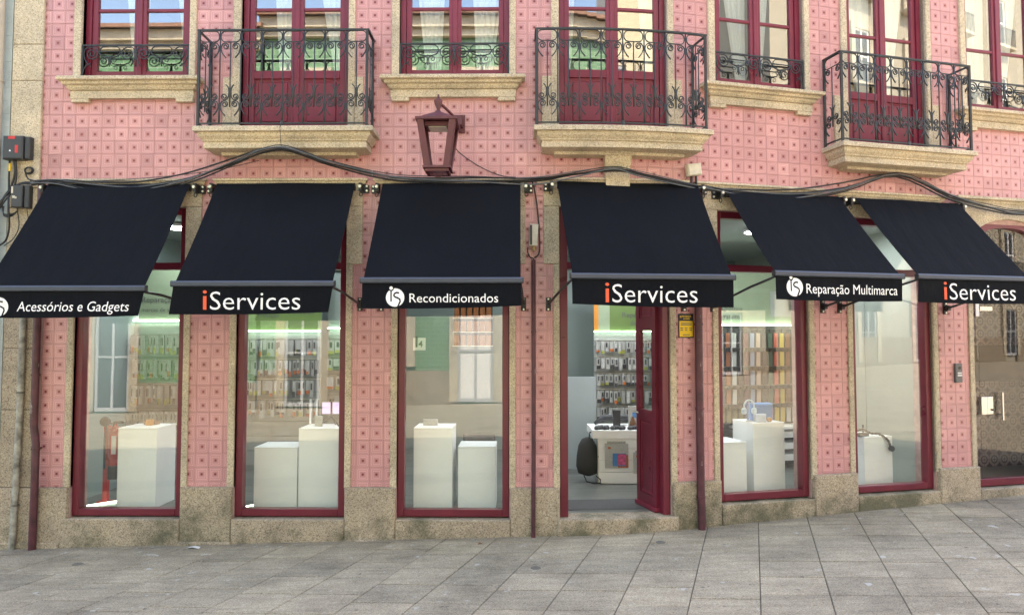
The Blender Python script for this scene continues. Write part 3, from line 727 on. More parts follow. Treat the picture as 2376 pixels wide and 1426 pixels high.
# open leaf, hinged on the right and swung into the shop
h0 = W(1.470, -0.13, 0.0); ang = math.atan2(0.44, -0.125)
LM = Matrix.Translation((h0.x, h0.y, 0.245)) @ Matrix.Rotation(ang, 4, 'Z')
lw, lh = 0.47, 2.50; t0, t1 = -0.024, 0.024
lf = MB()
lf.box(0, 0.085, t0, t1, 0, lh, LM); lf.box(lw - 0.085, lw, t0, t1, 0, lh, LM)
for (p, q) in ((0.0, 0.14), (0.92, 1.04), (1.90, 2.03), (2.42, 2.5)): lf.box(0.085, lw - 0.085, t0 + .001, t1 - .001, p, q, LM)
leaf = lf.build('door_leaf', FR, BLD)
MB().box(0.085, lw - 0.085, -0.010, 0.010, 0.14, 0.92, LM).build('lower_panel', FR, leaf)
MB().box(0.085, lw - 0.085, -0.010, 0.010, 2.03, 2.42, LM).build('upper_panel', FR, leaf)
for (p, q) in ((0.14, 0.92), (2.03, 2.42)):
    mm = MB()
    for y0, y1 in ((-0.020, -0.010), (0.010, 0.020)):
        x0, x1 = 0.105, lw - 0.105
        mm.box(x0, x0 + .014, y0, y1, p + .02, q - .02, LM); mm.box(x1 - .014, x1, y0, y1, p + .02, q - .02, LM)
        mm.box(x0 + .014, x1 - .014, y0, y1, p + .02, p + .034, LM); mm.box(x0 + .014, x1 - .014, y0, y1, q - .034, q - .02, LM)
    mm.build('panel_moulding', M['frame_up'], leaf)
MB().box(0.083, lw - 0.083, -0.004, 0.004, 1.038, 1.902, LM).build('pane', M['glass'], leaf)
MB().box(-0.01, lw + 0.01, t0 - 0.022, t1 + 0.022, -0.004, 0.035, LM).build('weather_board', M['frame_up'], leaf)
hd = MB()
for sgn in (1, -1):
    y = sgn * 0.024
    hd.tube([LM @ Vector((lw - 0.045, y, 1.0)), LM @ Vector((lw - 0.045, y + sgn * 0.05, 1.0)), LM @ Vector((lw - 0.16, y + sgn * 0.055, 1.0))], 0.008, 8)
hd.build('handle', M['steel'], leaf, smooth=True)

# house door at the right end: glass door under an arched burgundy frame
a, b = OPEN[6]; z0 = SILLZ[6]
f = MB(); f.fbox(a + .002, a + 0.035, -0.12, -0.02, z0, 3.2); f.fbox(b - 0.035, b - .002, -0.12, -0.02, z0, 3.2); f.fbox(a + 0.035, b - 0.035, -0.12, -0.03, z0, z0 + 0.085, 0.005)
n = 16; mbv = []
for k in range(n + 1):
    s = a + (b - a) * k / n; t = (s - (a + b) / 2) / ((b - a) / 2); q = math.sqrt(max(0, 1 - t * t * 0.98))
    zo, zi = 3.19 + 0.288 * q, 3.10 + 0.285 * q
    mbv += [W(s, -0.015, zi), W(s, -0.015, zo), W(s, -0.12, zi), W(s, -0.12, zo)]
fs = []
for k in range(n):
    e = 4 * k; fs += [(e, e + 4, e + 5, e + 1), (e + 2, e + 6, e + 4, e), (e + 3, e + 1, e + 5, e + 7), (e + 2, e + 3, e + 7, e + 6)]
f.add(mbv, fs); hdoor = f.build('house_door_frame', FR, BLD)
gd = MB(); gd.fbox(a + 0.16, b - 0.035, -0.075, -0.063, z0 + 0.085, 3.14); gd.build('door_leaf', M['glass_hall'], hdoor)
MB().fbox(a + 0.035, a + 0.155, -0.075, -0.063, z0 + 0.085, 3.14).build('side_pane', M['glass_hall'], hdoor)
MB().fbox(a + 0.035, b - 0.035, -0.075, -0.063, 3.143, 3.46).build('fan_light', M['glass_hall'], hdoor)
MB().fbox(5.582, 5.665, -0.062, -0.028, 1.160, 1.367, 0.004).build('lock_case', M['steel'], hdoor); MB().fbox(5.668, 5.755, -0.062, -0.03, 1.160, 1.367, 0.004).build('lock_case', M['steel'], hdoor)
MB().tube([W(5.735, -0.03, 1.215), W(5.735, -0.015, 1.215)], 0.012, 10).build('lock_cylinder', M['black'], hdoor)
hb = MB(); hb.fbox(5.872, 5.890, -0.03, -0.012, 1.09, 1.42); hb.fbox(5.874, 5.888, -0.062, -0.03, 1.15, 1.165); hb.fbox(5.874, 5.888, -0.062, -0.03, 1.345, 1.36); hb.build('pull_handle', M['steel'], hdoor)
MB().fbox(5.56, 5.61, -0.062, -0.05, 2.32, 2.48).build('notice_card', M['paper'], hdoor)
MB().fbox(5.62, 5.80, -0.062, -0.045, 2.385, 2.435).build('door_clamp', M['steel'], hdoor)

# ------------------------------------------------------------------ rooms behind the facade
def room_wall(name, pts, z0, z1, mat, thick=0.06):
    mb = MB()
    for (p, q) in zip(pts[:-1], pts[1:]):
        A, B = W(*p, 0), W(*q, 0); nrm = (B - A).cross(Vector((0, 0, 1))).normalized() * thick
        vs = [A, B, B + nrm, A + nrm]
        mb.add([Vector((v.x, v.y, z)) for z in (z0, z1) for v in vs], [(0, 1, 5, 4), (1, 2, 6, 5), (2, 3, 7, 6), (3, 0, 4, 7), (4, 5, 6, 7), (3, 2, 1, 0)])
    return tag(mb.build(name, mat), kind='structure')
def room_floor(name, s0, s1, d0, d1, z0, z1, mat): return tag(MB().fbox(s0, s1, d1, d0, z0, z1).build(name, mat), kind='structure')
sg = lambda a, b, n, d: [(a + (b - a) * i / n, d) for i in range(n + 1)]
shop_floor = room_floor('shop_floor', -5.1, 5.22, -0.31, -4.8, 0.15, 0.232, M['floor'])
room_floor('shop_window_shelf', -5.1, 0.39, -0.142, -0.309, 0.15, 0.231, M['floor']); room_floor('shop_window_shelf', 0.40, 5.22, -0.142, -0.309, 0.15, 0.233, M['floor'])
shop_ceiling = room_floor('shop_ceiling', -5.1, 5.22, -0.31, -4.8, 3.46, 3.55, M['ceiling'])
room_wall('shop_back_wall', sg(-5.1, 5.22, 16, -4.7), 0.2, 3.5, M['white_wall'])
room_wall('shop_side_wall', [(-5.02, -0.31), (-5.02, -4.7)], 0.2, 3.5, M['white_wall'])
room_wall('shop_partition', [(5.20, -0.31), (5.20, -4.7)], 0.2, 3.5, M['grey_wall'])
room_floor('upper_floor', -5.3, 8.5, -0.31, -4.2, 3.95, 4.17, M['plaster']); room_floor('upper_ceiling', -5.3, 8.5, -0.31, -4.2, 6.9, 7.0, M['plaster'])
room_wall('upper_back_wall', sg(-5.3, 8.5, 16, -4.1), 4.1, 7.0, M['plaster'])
MB().add([W(0.49, -0.32, 0.236), W(1.48, -0.32, 0.236), W(1.48, -0.80, 0.236), W(0.49, -0.80, 0.236)], [(0, 1, 2, 3)]).build('mat_base', M['mat'])
tag(bpy.data.objects['mat_base'], kind='structure'); bpy.data.objects['mat_base'].name = 'door_mat_strip'
# house entrance hall with patterned wall tiles
def azulejo():
    m, n, l, b = new_mat('patterned_wall_tiles')
    uv = n.new('ShaderNodeUVMap'); mp = n.new('ShaderNodeMapping'); l.new(uv.outputs[0], mp.inputs[0])
    sx = n.new('ShaderNodeSeparateXYZ'); l.new(mp.outputs[0], sx.inputs[0])
    fu = mth(n, l, 'SUBTRACT', mth(n, l, 'FRACT', sx.outputs[0]), 0.5); fv = mth(n, l, 'SUBTRACT', mth(n, l, 'FRACT', sx.outputs[1]), 0.5)
    r = mth(n, l, 'SQRT', mth(n, l, 'ADD', mth(n, l, 'MULTIPLY', fu, fu), mth(n, l, 'MULTIPLY', fv, fv)))
    c1 = ramp(n, l, r, [(0.05, (0.12, 0.035, 0.045)), (0.10, (0.50, 0.38, 0.35)), (0.22, (0.46, 0.34, 0.32)), (0.25, (0.07, 0.022, 0.028)), (0.32, (0.09, 0.028, 0.034)), (0.35, (0.48, 0.35, 0.33)), (0.50, (0.42, 0.29, 0.28)), (0.56, (0.08, 0.024, 0.03)), (0.70, (0.10, 0.03, 0.036))])
    cross = mth(n, l, 'LESS_THAN', mth(n, l, 'MINIMUM', mth(n, l, 'ABSOLUTE', fu), mth(n, l, 'ABSOLUTE', fv)), 0.03)
    c2 = mixc(n, l, mth(n, l, 'MULTIPLY', cross, 0.7), c1, (0.15, 0.08, 0.08))
    l.new(c2, b.inputs['Base Color']); b.inputs['Roughness'].default_value = 0.3; return m
mb = MB(); mb.uv = []
q = [W(5.27, -1.05, 0), W(8.2, -1.05, 0)]
for z in (0.25, 3.6):
    for k, p in enumerate(q): mb.v.append(Vector((p.x, p.y, z))); mb.uv.append(((0, 2.93)[k] / 0.17, z / 0.17))
mb.f.append((0, 1, 3, 2)); hallw = tag(mb.build('hall_tiled_wall', azulejo()), kind='structure')
tag(MB().fbox(5.27, 8.2, -1.045, -1.02, 1.48, 1.97).build('hall_reflection_band', M['black']), kind='structure')  # black strip stands in for a dark reflection in the door glass
room_floor('hall_floor', 5.27, 8.2, -0.142, -1.1, 0.2, 0.33, simple('hall_floor', (0.24, 0.20, 0.15), 0.4)); room_floor('hall_ceiling', 5.27, 8.2, -0.31, -1.1, 3.6, 3.66, M['ceiling'])
tag(MB().fbox(5.90, 5.96, -1.0, -0.95, 0.34, 3.55).build('hall_post', simple('hall_post', (0.5, 0.45, 0.36), 0.5)), 'pale upright post in the tiled entrance hall behind glass', 'post')

# ------------------------------------------------------------------ lettering
def text_mesh(txt, width, height=None, shear=0.0, bold=0.0, spacing=1.0, extrude=0.001):
    cu = bpy.data.curves.new('t', 'FONT'); cu.body = txt; cu.size = 1.0; cu.shear = shear; cu.offset = bold; cu.space_character = spacing; cu.resolution_u = 3; cu.extrude = 0
    o = bpy.data.objects.new('t', cu); COL.objects.link(o); bpy.context.view_layer.update()
    me = bpy.data.meshes.new_from_object(o.evaluated_get(bpy.context.evaluated_depsgraph_get()))
    bpy.data.objects.remove(o); bpy.data.curves.remove(cu)
    xs = [v.co.x for v in me.vertices]; ys = [v.co.y for v in me.vertices]
    kx = width / (max(xs) - min(xs)); ky = kx if height is None else height / (max(ys) - min(ys)); x0 = min(xs)
    vs = [Vector(((v.co.x - x0) * kx, 0, v.co.y * ky)) for v in me.vertices]; fs = [tuple(p.vertices) for p in me.polygons]
    bpy.data.meshes.remove(me); return vs, fs
def place_text(txt, width, Mx, mat, parent, name='lettering', **kw):
    vs, fs = text_mesh(txt, width, **kw); mb = MB(); mb.add([Mx @ v for v in vs], fs); return mb.build(name, mat, parent)

# ------------------------------------------------------------------ awnings
PRJ = 0.95
def awning(sl, sr, zb, ztop, zv, text, label, brL, brR, skew=0.0, fl=None, logo=False, tx=None, **kw):
    """sl,sr front bar ends in facade coordinates; straight bar between them"""
    A, B = W(sl, PRJ, 0), W(sr, PRJ, 0); U = (B - A); Lg = U.length; U.normalize(); N = Vector((U.y, -U.x, 0))
    top_d = PRJ - 0.10
    root = empty('awning', (A + B) / 2 + Vector((0, 0, zv)), label, 'awning', 'black shop awnings')
    def pt(u, o, z): p = A + U * u + N * o; return Vector((p.x, p.y, z))
    ins = 0.02
    # cloth from roller to front bar, with a slight belly
    mb = MB(); nu, nv = 14, 10
    for lay in (0, -0.004):
        for v in range(nv + 1):
            t = v / nv
            for u in range(nu + 1):
                f_ = u / nu
                sag = -0.026 * math.sin(math.pi * t) * (0.6 + 0.4 * math.sin(math.pi * f_)) + 0.003 * math.sin(f_ * 9 + t * 4 + sl)
                mb.v.append(pt(ins + (Lg - 2 * ins) * f_, -top_d * (1 - t) - 0.02 * t, ztop + (zb + 0.02 - ztop) * t + sag + lay))
    k = (nu + 1) * (nv + 1)
    for v in range(nv):
        for u in range(nu):
            q = v * (nu + 1) + u; mb.f += [(q, q + 1, q + nu + 2, q + nu + 1), (k + q, k + q + nu + 1, k + q + nu + 2, k + q + 1)]
    mb.build('canopy', M['cloth'], root, smooth=True)
    # front bar: rounded profile
    pr = [(-0.024, -0.026), (0.018, -0.027), (0.027, -0.018), (0.027, 0.012), (0.016, 0.026), (-0.024, 0.028)]; mb = MB()
    for u in (0, Lg):
        for (o_, z) in pr: mb.v.append(pt(u, o_, zb + z))
    n = len(pr)
    for i in range(n): mb.f.append((i, (i + 1) % n, n + (i + 1) % n, n + i))
    mb.f += [tuple(range(n - 1, -1, -1)), tuple(range(n, 2 * n))]; mb.build('front_bar', M['bar'], root)
    capm = MB()
    for u in (-0.006, Lg):
        for (o_, z) in pr: capm.v.append(pt(u, o_ * 1.04, zb + z * 1.04))
        for (o_, z) in pr: capm.v.append(pt(u + 0.006, o_ * 1.04, zb + z * 1.04))
        e = len(capm.v) - 2 * n
        for i in range(n): capm.f.append((e + i, e + (i + 1) % n, e + n + (i + 1) % n, e + n + i))
        capm.f += [tuple(range(e + n - 1, e - 1, -1)), tuple(range(e + n, e + 2 * n))]
    capm.build('end_cap', M['black'], root)
    # valance with soft flutter and a slightly curved hem
    zt = zb - 0.024
    def val(f_, t): # f along, t down 0..1
        zb_ = zv + 0.012 * math.sin(math.pi * f_ + 0.4 + sl) * 0 + (fl[0] * (1 - f_) + fl[1] * f_ if fl else 0) - 0.010 * math.sin(math.pi * f_)
        z = zt + (zb_ - zt) * t
        o_ = 0.006 + 0.010 * t * math.sin(f_ * 5.2 + sl * 3) + 0.004 * t * math.sin(f_ * 17 + sl)
        u = 0.012 + (Lg - 0.024) * f_ + skew * t
        return u, o_, z
    mb = MB(); nu, nv = 40, 5
    for lay in (0, -0.003):
        for v in range(nv + 1):
            for u in range(nu + 1):
                uu, oo, z = val(u / nu, v / nv); mb.v.append(pt(uu, oo + lay, z))
    k = (nu + 1) * (nv + 1)
    for v in range(nv):
        for u in range(nu):
            q = v * (nu + 1) + u; mb.f += [(q, q + nu + 1, q + nu + 2, q + 1), (k + q, k + q + 1, k + q + nu + 2, k + q + nu + 1)]
    va = mb.build('valance', M['cloth'], root, smooth=True)
    def on_val(x, z):     # drape a point of the print on the cloth
        t = (zt - z) / (zt - zv); f_ = (x - skew * t - 0.012) / (Lg - 0.024); _, oo, _ = val(max(0, min(1, f_)), max(0, min(1, t))); return pt(x, oo + 0.003, z)
    def draped(vs, fs, mat, nm):
        m_ = MB(); m_.add([on_val(v.x, v.z) for v in vs], fs); return m_.build(nm, mat, va)
    if logo is False:
        x0, w, zbase, hgt = tx
        vs, fs = text_mesh('i', w * 0.042, hgt * 1.12, bold=0.0); draped([Vector((v.x + x0, 0, v.z + zbase)) for v in vs], fs, M['orange'], 'lettering')
        vs, fs = text_mesh('Services', w * 0.925, hgt * 1.05, bold=-0.006); draped([Vector((v.x + x0 + w * 0.075, 0, v.z + zbase)) for v in vs], fs, M['letter'], 'lettering')
    else:
        x0, w, zbase, hgt, cx, cz, r = tx
        vs, fs = text_mesh(text, w, hgt, bold=0.0, **kw); cents = sorted((min(vs[i].x for i in f_), max(vs[i].x for i in f_)) for f_ in fs); gaps = []; hi = cents[0][1]
        for lo_, h2 in cents[1:]:
            if lo_ > hi: gaps.append((lo_ - hi, (lo_ + hi) / 2))
            hi = max(hi, h2)
        cutx = sorted(x for _, x in sorted(gaps, reverse=True)[:text.count(' ')]) + [1e9]; lo_x = -1e9
        for cx_ in cutx:
            sub = [f_ for f_ in fs if lo_x < min(vs[i].x for i in f_) < cx_]; ids = sorted({i for f_ in sub for i in f_}); mp_ = {i: k for k, i in enumerate(ids)}; lo_x = cx_
            draped([Vector((vs[i].x + x0, 0, vs[i].z + zbase)) for i in ids], [tuple(mp_[i] for i in f_) for f_ in sub], M['letter'], 'lettering')
        # round emblem: white disc, cut by a dark S and i stem, dot above, small tail
        ring = [Vector((cx + r * math.cos(2 * math.pi * i / 28), 0, cz + r * math.sin(2 * math.pi * i / 28))) for i in range(28)]
        draped(ring, [tuple(range(28))], M['letter'], 'emblem_disc')
        dot = [Vector((cx - 0.44 * r + 0.19 * r * math.cos(2 * math.pi * i / 12), 0, cz + 1.02 * r + 0.19 * r * math.sin(2 * math.pi * i / 12))) for i in range(12)]
        def strip(pts, hw):
            vs, fs = [], []
            for i, p in enumerate(pts):
                d_ = Vector(pts[min(i + 1, len(pts) - 1)]) - Vector(pts[max(i - 1, 0)]); d_.normalize(); h = hw[i] if isinstance(hw, list) else hw
                vs += [Vector((cx + r * (p[0] - d_.y * h), 0, cz + r * (p[1] + d_.x * h))), Vector((cx + r * (p[0] + d_.y * h), 0, cz + r * (p[1] - d_.x * h)))]
            for i in range(len(pts) - 1): fs.append((2 * i, 2 * i + 1, 2 * i + 3, 2 * i + 2))
            return vs, fs
        def raised(vs, fs, mat, nm, lift):
            m_ = MB(); m_.add([on_val(v.x, v.z) + N * lift for v in vs], fs); m_.build(nm, mat, va)
        raised(dot, [tuple(range(12))], M['letter'], 'emblem_dot', 0.0006)
        dk = [Vector((cx - 0.44 * r + 0.30 * r * math.cos(2 * math.pi * i / 12), 0, cz + 0.98 * r + 0.30 * r * math.sin(2 * math.pi * i / 12))) for i in range(12)]
        raised(dk, [tuple(range(12))], M['cloth'], 'emblem_gap', 0.0003)
        vs, fs = strip([(-0.44, 0.70), (-0.44, 0.2), (-0.43, -0.45)], 0.075); raised(vs, fs, M['cloth'], 'emblem_stem', 0.0005)
        vs, fs = strip([(0.42, 0.50), (0.15, 0.54), (-0.08, 0.42), (-0.14, 0.22), (0.0, 0.06), (0.28, -0.04), (0.50, -0.18), (0.55, -0.42), (0.42, -0.72), (0.30, -1.02)], 0.085); raised(vs, fs, M['cloth'], 'emblem_curve', 0.0005)
    # roller with brackets, drop arms with wall brackets
    MB().tube([pt(0.03, -top_d - 0.035, ztop - 0.035), pt(Lg - 0.03, -top_d - 0.035, ztop - 0.035)], 0.036, 12).build('roller', M['black'], root, smooth=True)
    for u, sgn in ((0.0, -1), (Lg, 1)):
        w_ = MB(); 
        bx = lambda u0, u1, o0, o1, z0, z1: w_.add([pt(uu, oo, zz) for uu in (u0, u1) for oo in (o0, o1) for zz in (z0, z1)], [(0, 1, 3, 2), (4, 6, 7, 5), (0, 4, 5, 1), (2, 3, 7, 6), (0, 2, 6, 4), (1, 5, 7, 3)])
        u1 = u + sgn * 0.02
        bx(min(u1, u1 + sgn * 0.03), max(u1, u1 + sgn * 0.03), -PRJ + 0.02, -top_d + 0.02, ztop - 0.085, ztop + 0.0)
        bx(min(u1, u1 + sgn * 0.085), max(u1, u1 + sgn * 0.085), -PRJ + 0.01, -PRJ + 0.04, ztop - 0.09, ztop - 0.005)
        rb = w_.build('roller_bracket', M['black'], root)
        for dz in (-0.022, -0.068): p = pt(u1 + sgn * 0.068, -PRJ + 0.04, ztop + dz); MB().tube([p, p + N * 0.012], 0.011, 8).build('bolt', M['steel'], rb)
        MB().tube([pt(u1 + sgn * 0.015, -top_d + 0.02, ztop - 0.04), pt(u1 + sgn * 0.015, -top_d + 0.045, ztop - 0.04)], 0.016, 8).build('roller_pin', M['steel'], rb)
        ey = MB(); c0 = pt(u1 + sgn * 0.02, -top_d + 0.0, ztop - 0.115)
        ey.tube([c0 + U * (0.016 * math.cos(x * R(45))) + Vector((0, 0, 0.024 * math.sin(x * R(45)))) for x in range(9)], 0.005, 5); ey.build('crank_eye', M['black'], rb)
    for u, sb, sgn in ((0.02, brL, -1), (Lg - 0.02, brR, 1)):
        wq = W(sb, 0.05, 2.405); e = pt(u, -0.01, zb - 0.03); mid = wq.lerp(e, 0.62) + Vector((0, 0, 0.012))
        ar = MB().tube([wq, mid, e], [0.013, 0.013, 0.012], 6).build('drop_arm', M['black'], root)
        m_ = MB(); m_.fbox(sb - 0.026, sb + 0.026, 0.002, 0.016, 2.335, 2.475); m_.fbox(sb - 0.018, sb + 0.018, 0.016, 0.07, 2.375, 2.435); wb = m_.build('wall_bracket', M['black'], ar)
        for dz in (2.352, 2.458): MB().tube([W(sb, 0.016, dz), W(sb, 0.026, dz)], 0.010, 8).build('bolt', M['steel'], ar)
    return root
SER = dict(text='iServices')
awning(-4.905, -3.392, 2.502, 3.645, 2.243, 'Acessórios e Gadgets', 'black awning reading Acessórios e Gadgets at the far left', -4.87, -3.40, skew=-0.05, fl=(-0.005, 0.012), logo=True, tx=(0.340, 1.028, 2.295, 0.118, 0.178, 2.338, 0.085), shear=0.18)
awning(-3.153, -1.682, 2.544, 3.648, 2.268, '', 'black awning reading iServices with its hem hanging lowest, second from the left', -3.12, -1.66, skew=-0.035, fl=(0.0, 0.018), tx=(0.283, 0.886, 2.309, 0.156))
awning(-1.440, 0.019, 2.573, 3.645, 2.318, 'Recondicionados', 'black awning reading Recondicionados beneath the wall lantern', -1.44, 0.03, fl=(0.0, 0.025), logo=True, tx=(0.439, 0.799, 2.374, 0.074 * 1.08, 0.311, 2.417, 0.083))
awning(0.449, 1.764, 2.612, 3.660, 2.355, '', 'black awning reading iServices above the open shop door', 0.285, 1.72, fl=(0.004, -0.02), tx=(0.315, 0.860, 2.375, 0.158))
awning(2.148, 3.592, 2.661, 3.622, 2.416, 'Reparação Multimarca', 'black awning reading Reparação Multimarca on the bending facade', 2.05, 3.40, logo=True, tx=(0.336, 1.040, 2.476, 0.122, 0.212, 2.533, 0.088))
awning(3.762, 5.215, 2.667, 3.622, 2.412, '', 'black awning reading iServices beside the arched house door at the right', 3.622, 5.056, tx=(0.312, 0.905, 2.441, 0.158))

# ------------------------------------------------------------------ wall lantern
Lc = W(-0.79, 0.60, 0); lz = 3.655
lan = empty('wall_lantern', (Lc.x, Lc.y, lz - 0.1), 'burgundy metal street lantern without panes hanging on the tiled wall', 'lantern')
def P3(x, y, z): return Vector((Lc.x + x, Lc.y + y, lz + z))
HT, wt, wb_ = 0.455, 0.185, 0.122
for sx, sy in ((-1, -1), (1, -1), (1, 1), (-1, 1)):
    mb = MB(); k = 0.062
    for (ax, ay) in ((1, 0), (0, 1)):
        p0, p1 = P3(sx * wb_, sy * wb_, 0.02), P3(sx * wt, sy * wt, HT); dx = Vector((-sx * ax * k, -sy * ay * k, 0)); th = Vector((-sx * (1 - ax) * 0.005, -sy * (1 - ay) * 0.005, 0))
        vs = [p0, p0 + dx, p1 + dx, p1]; mb.add(vs + [v + th for v in vs], [(0, 1, 2, 3), (7, 6, 5, 4), (0, 4, 5, 1), (1, 5, 6, 2), (2, 6, 7, 3), (3, 7, 4, 0)])
    mb.build('corner_post', M['lantern'], lan)
def ringbox(hw, w, z0, z1, nm):
    mb = MB()
    for (x0, x1, y0, y1) in ((-hw, hw, -hw, -hw + w), (-hw, hw, hw - w, hw), (-hw, -hw + w, -hw + w, hw - w), (hw - w, hw, -hw + w, hw - w)):
        mb.box(Lc.x + x0, Lc.x + x1, Lc.y + y0, Lc.y + y1, lz + z0, lz + z1)
    return mb.build(nm, M['lantern'], lan)
ringbox(0.196, 0.05, HT - 0.012, HT + 0.012, 'top_frame'); ringbox(0.132, 0.045, 0.0, 0.022, 'bottom_frame'); ringbox(0.112, 0.03, -0.03, -0.004, 'base_ring')
mb = MB(); pr = [(0.155, HT + 0.012), (0.155, HT + 0.024), (0.03, HT + 0.105), (0.022, HT + 0.12)]
for (h, z) in pr: mb.v += [P3(-h, -h, z), P3(h, -h, z), P3(h, h, z), P3(-h, h, z)]
for i in range(3):
    for j in range(4): mb.f.append((4 * i + j, 4 * i + (j + 1) % 4, 4 * i + 4 + (j + 1) % 4, 4 * i + 4 + j))
mb.f += [(0, 3, 2, 1), (12, 13, 14, 15)]; mb.build('cap', M['lantern'], lan)
MB().box(Lc.x - 0.115, Lc.x + 0.115, Lc.y - 0.11, Lc.y + 0.11, lz + HT - 0.05, lz + HT - 0.014).build('lamp_tray', M['lantern'], lan)
MB().box(Lc.x - 0.085, Lc.x + 0.085, Lc.y - 0.08, Lc.y + 0.08, lz + HT - 0.058, lz + HT - 0.05).build('diffuser', simple('lantern_diffuser', (0.5, 0.47, 0.42), 0.4), lan)
mb = MB().lathe(P3(0, 0, 0), [(0.016, HT + .11), (0.020, HT + 0.15), (0.036, HT + 0.19), (0.040, HT + 0.225), (0.024, HT + 0.24), (0.010, HT + 0.245), (0.010, HT + 0.28), (0.002, HT + 0.285)], 10)
smooth_by_angle(mb.build('hook_boss', M['lantern'], lan), 50)
wp = W(-0.645, 0.0, lz + HT + 0.19)
MB().tube([P3(0, 0, HT + 0.21), P3(0, 0, HT + 0.21).lerp(wp, 0.5) + Vector((0, 0, 0.012)), wp + Vector((0, -0.02, 0))], 0.015, 6).build('wall_arm', M['lantern'], lan)
mb = MB(); mb.fbox(-0.70, -0.58, 0.002, 0.02, lz + HT + 0.08, lz + HT + 0.27, 0.004); mb.fbox(-0.685, -0.60, 0.02, 0.12, lz + HT + 0.13, lz + HT + 0.235, 0.006); mb.build('wall_plate', M['lantern'], lan)
MB().tube([wp + Vector((0, -0.03, -0.10)), P3(0.06, 0.10, HT + 0.10)], 0.010, 6).build('stay', M['lantern'], lan)
MB().tube([P3(-0.055, 0, -0.004), P3(-0.02, 0, -0.062), P3(0.02, 0, -0.062), P3(0.055, 0, -0.004)], 0.006, 5).build('drip_loop', M['lantern'], lan)
MB().tube([P3(0.10, 0.1, HT - 0.03), P3(0.075, 0.13, HT - 0.08), P3(0.085, 0.14, HT - 0.13), P3(0.12, 0.12, HT - 0.14)], 0.005, 5).build('wire_loop', M['cable'], lan)

# ------------------------------------------------------------------ cables, pipes and boxes on the wall
cab = [(-5.053, 3.656), (-4.806, 3.678), (-4.45, 3.64), (-4.042, 3.622), (-3.70, 3.665), (-3.373, 3.741), (-2.844, 3.893, 0.20), (-2.631, 3.932, 0.30), (-2.369, 3.943, 0.37), (-2.153, 3.905, 0.30), (-1.957, 3.854, 0.22), (-1.499, 3.767), (-1.099, 3.712), (-0.478, 3.702), (0.142, 3.691), (0.538, 3.730), (0.932, 3.778), (1.199, 3.740), (1.753, 3.648), (1.947, 3.626), (2.509, 3.610), (3.040, 3.637), (3.647, 3.750), (4.339, 3.911), (5.051, 3.726), (5.668, 3.614), (6.155, 3.575), (7.5, 3.62)]
def catmull(pts, n=5):
    out = []
    for i in range(len(pts) - 1):
        p0, p1, p2, p3 = [Vector(pts[max(0, min(len(pts) - 1, i + k))]) for k in (-1, 0, 1, 2)]
        for j in range(n):
            t = j / n; out.append(0.5 * ((2 * p1) + (p2 - p0) * t + (2 * p0 - 5 * p1 + 4 * p2 - p3) * t * t + (3 * p1 - p0 - 3 * p2 + p3) * t ** 3))
    out.append(Vector(pts[-1])); return out
bundle = empty('cable_bundle', W(0.1, 0.1, 3.69), 'bundle of black cables sagging across the facade above the awnings', 'cables')
pin = [(-5.05, 1), (-2.369, 1), (0.93, 1), (4.339, 1), (1.947, .6), (7.5, 1)]
for k in range(6):
    ph = k * 1.7; pts = []
    for c_ in cab:
        s, z, db = c_ if len(c_) == 3 else (*c_, 0.10)
        free = min(min(abs(s - q) for q, _ in pin) / 0.7, 1.0)
        dz = free * (0.034 * math.sin(ph + s * 0.9) - 0.026 * (k % 3)) + 0.008 * (k - 2.5); dd = db + 0.018 * (k % 3) + 0.01 * math.sin(ph + s)
        if abs(s - 0.93) < 0.5: dd += 0.05
        pts.append((s, dd, z + dz))
    MB().tube([W(*p) for p in catmull(pts, 4)], (0.010, 0.008, 0.007, 0.009, 0.005, 0.0045)[k], 5).build('cable', M['cable_grey'] if k in (2, 4) else M['cable'], bundle, smooth=True)
def wire(name, pts, r, mat, label, n=5):
    return tag(MB().tube([W(*p) for p in catmull(pts, n)], r, 5).build(name, mat, None, smooth=True), label, 'cable')
wire('thin_wire', [(-5.03, 0.06, 3.70), (-4.4, 0.07, 3.685), (-3.6, 0.08, 3.735), (-3.1, 0.09, 3.80), (-2.7, 0.10, 3.885)], 0.0035, M['cable'], 'single thin wire crossing the tiles left of the first balcony')
wire('lantern_cable', [(-0.70, 0.5, 4.05), (-0.66, 0.10, 3.99), (-0.438, 0.03, 3.84), (-0.214, 0.05, 3.735), (-0.05, 0.09, 3.705)], 0.005, M['cable'], 'thin dark cable running from the lantern down to the bundle')
wire('drop_cable', [(0.10, 0.11, 3.70), (0.14, 0.05, 3.60), (0.165, 0.03, 3.45), (0.185, 0.03, 3.25), (0.195, 0.045, 3.02), (0.185, 0.05, 2.92), (0.14, 0.05, 2.88)], 0.008, M['cable'], 'black cable dropping past the third awning to the small beige box')
wire('drip_cable', [(0.075, 0.045, 2.99), (0.075, 0.05, 2.93), (0.10, 0.05, 2.885), (0.13, 0.05, 2.87), (0.135, 0.05, 2.8)], 0.007, M['cable'], 'black cable loop under the small beige box entering the thin pipe')
wire('white_stub', [(-1.545, 0.02, 3.80), (-1.543, 0.02, 3.74), (-1.530, 0.022, 3.735)], 0.006, M['paper'], 'short white cable stub on the tiles between the second and third awnings')
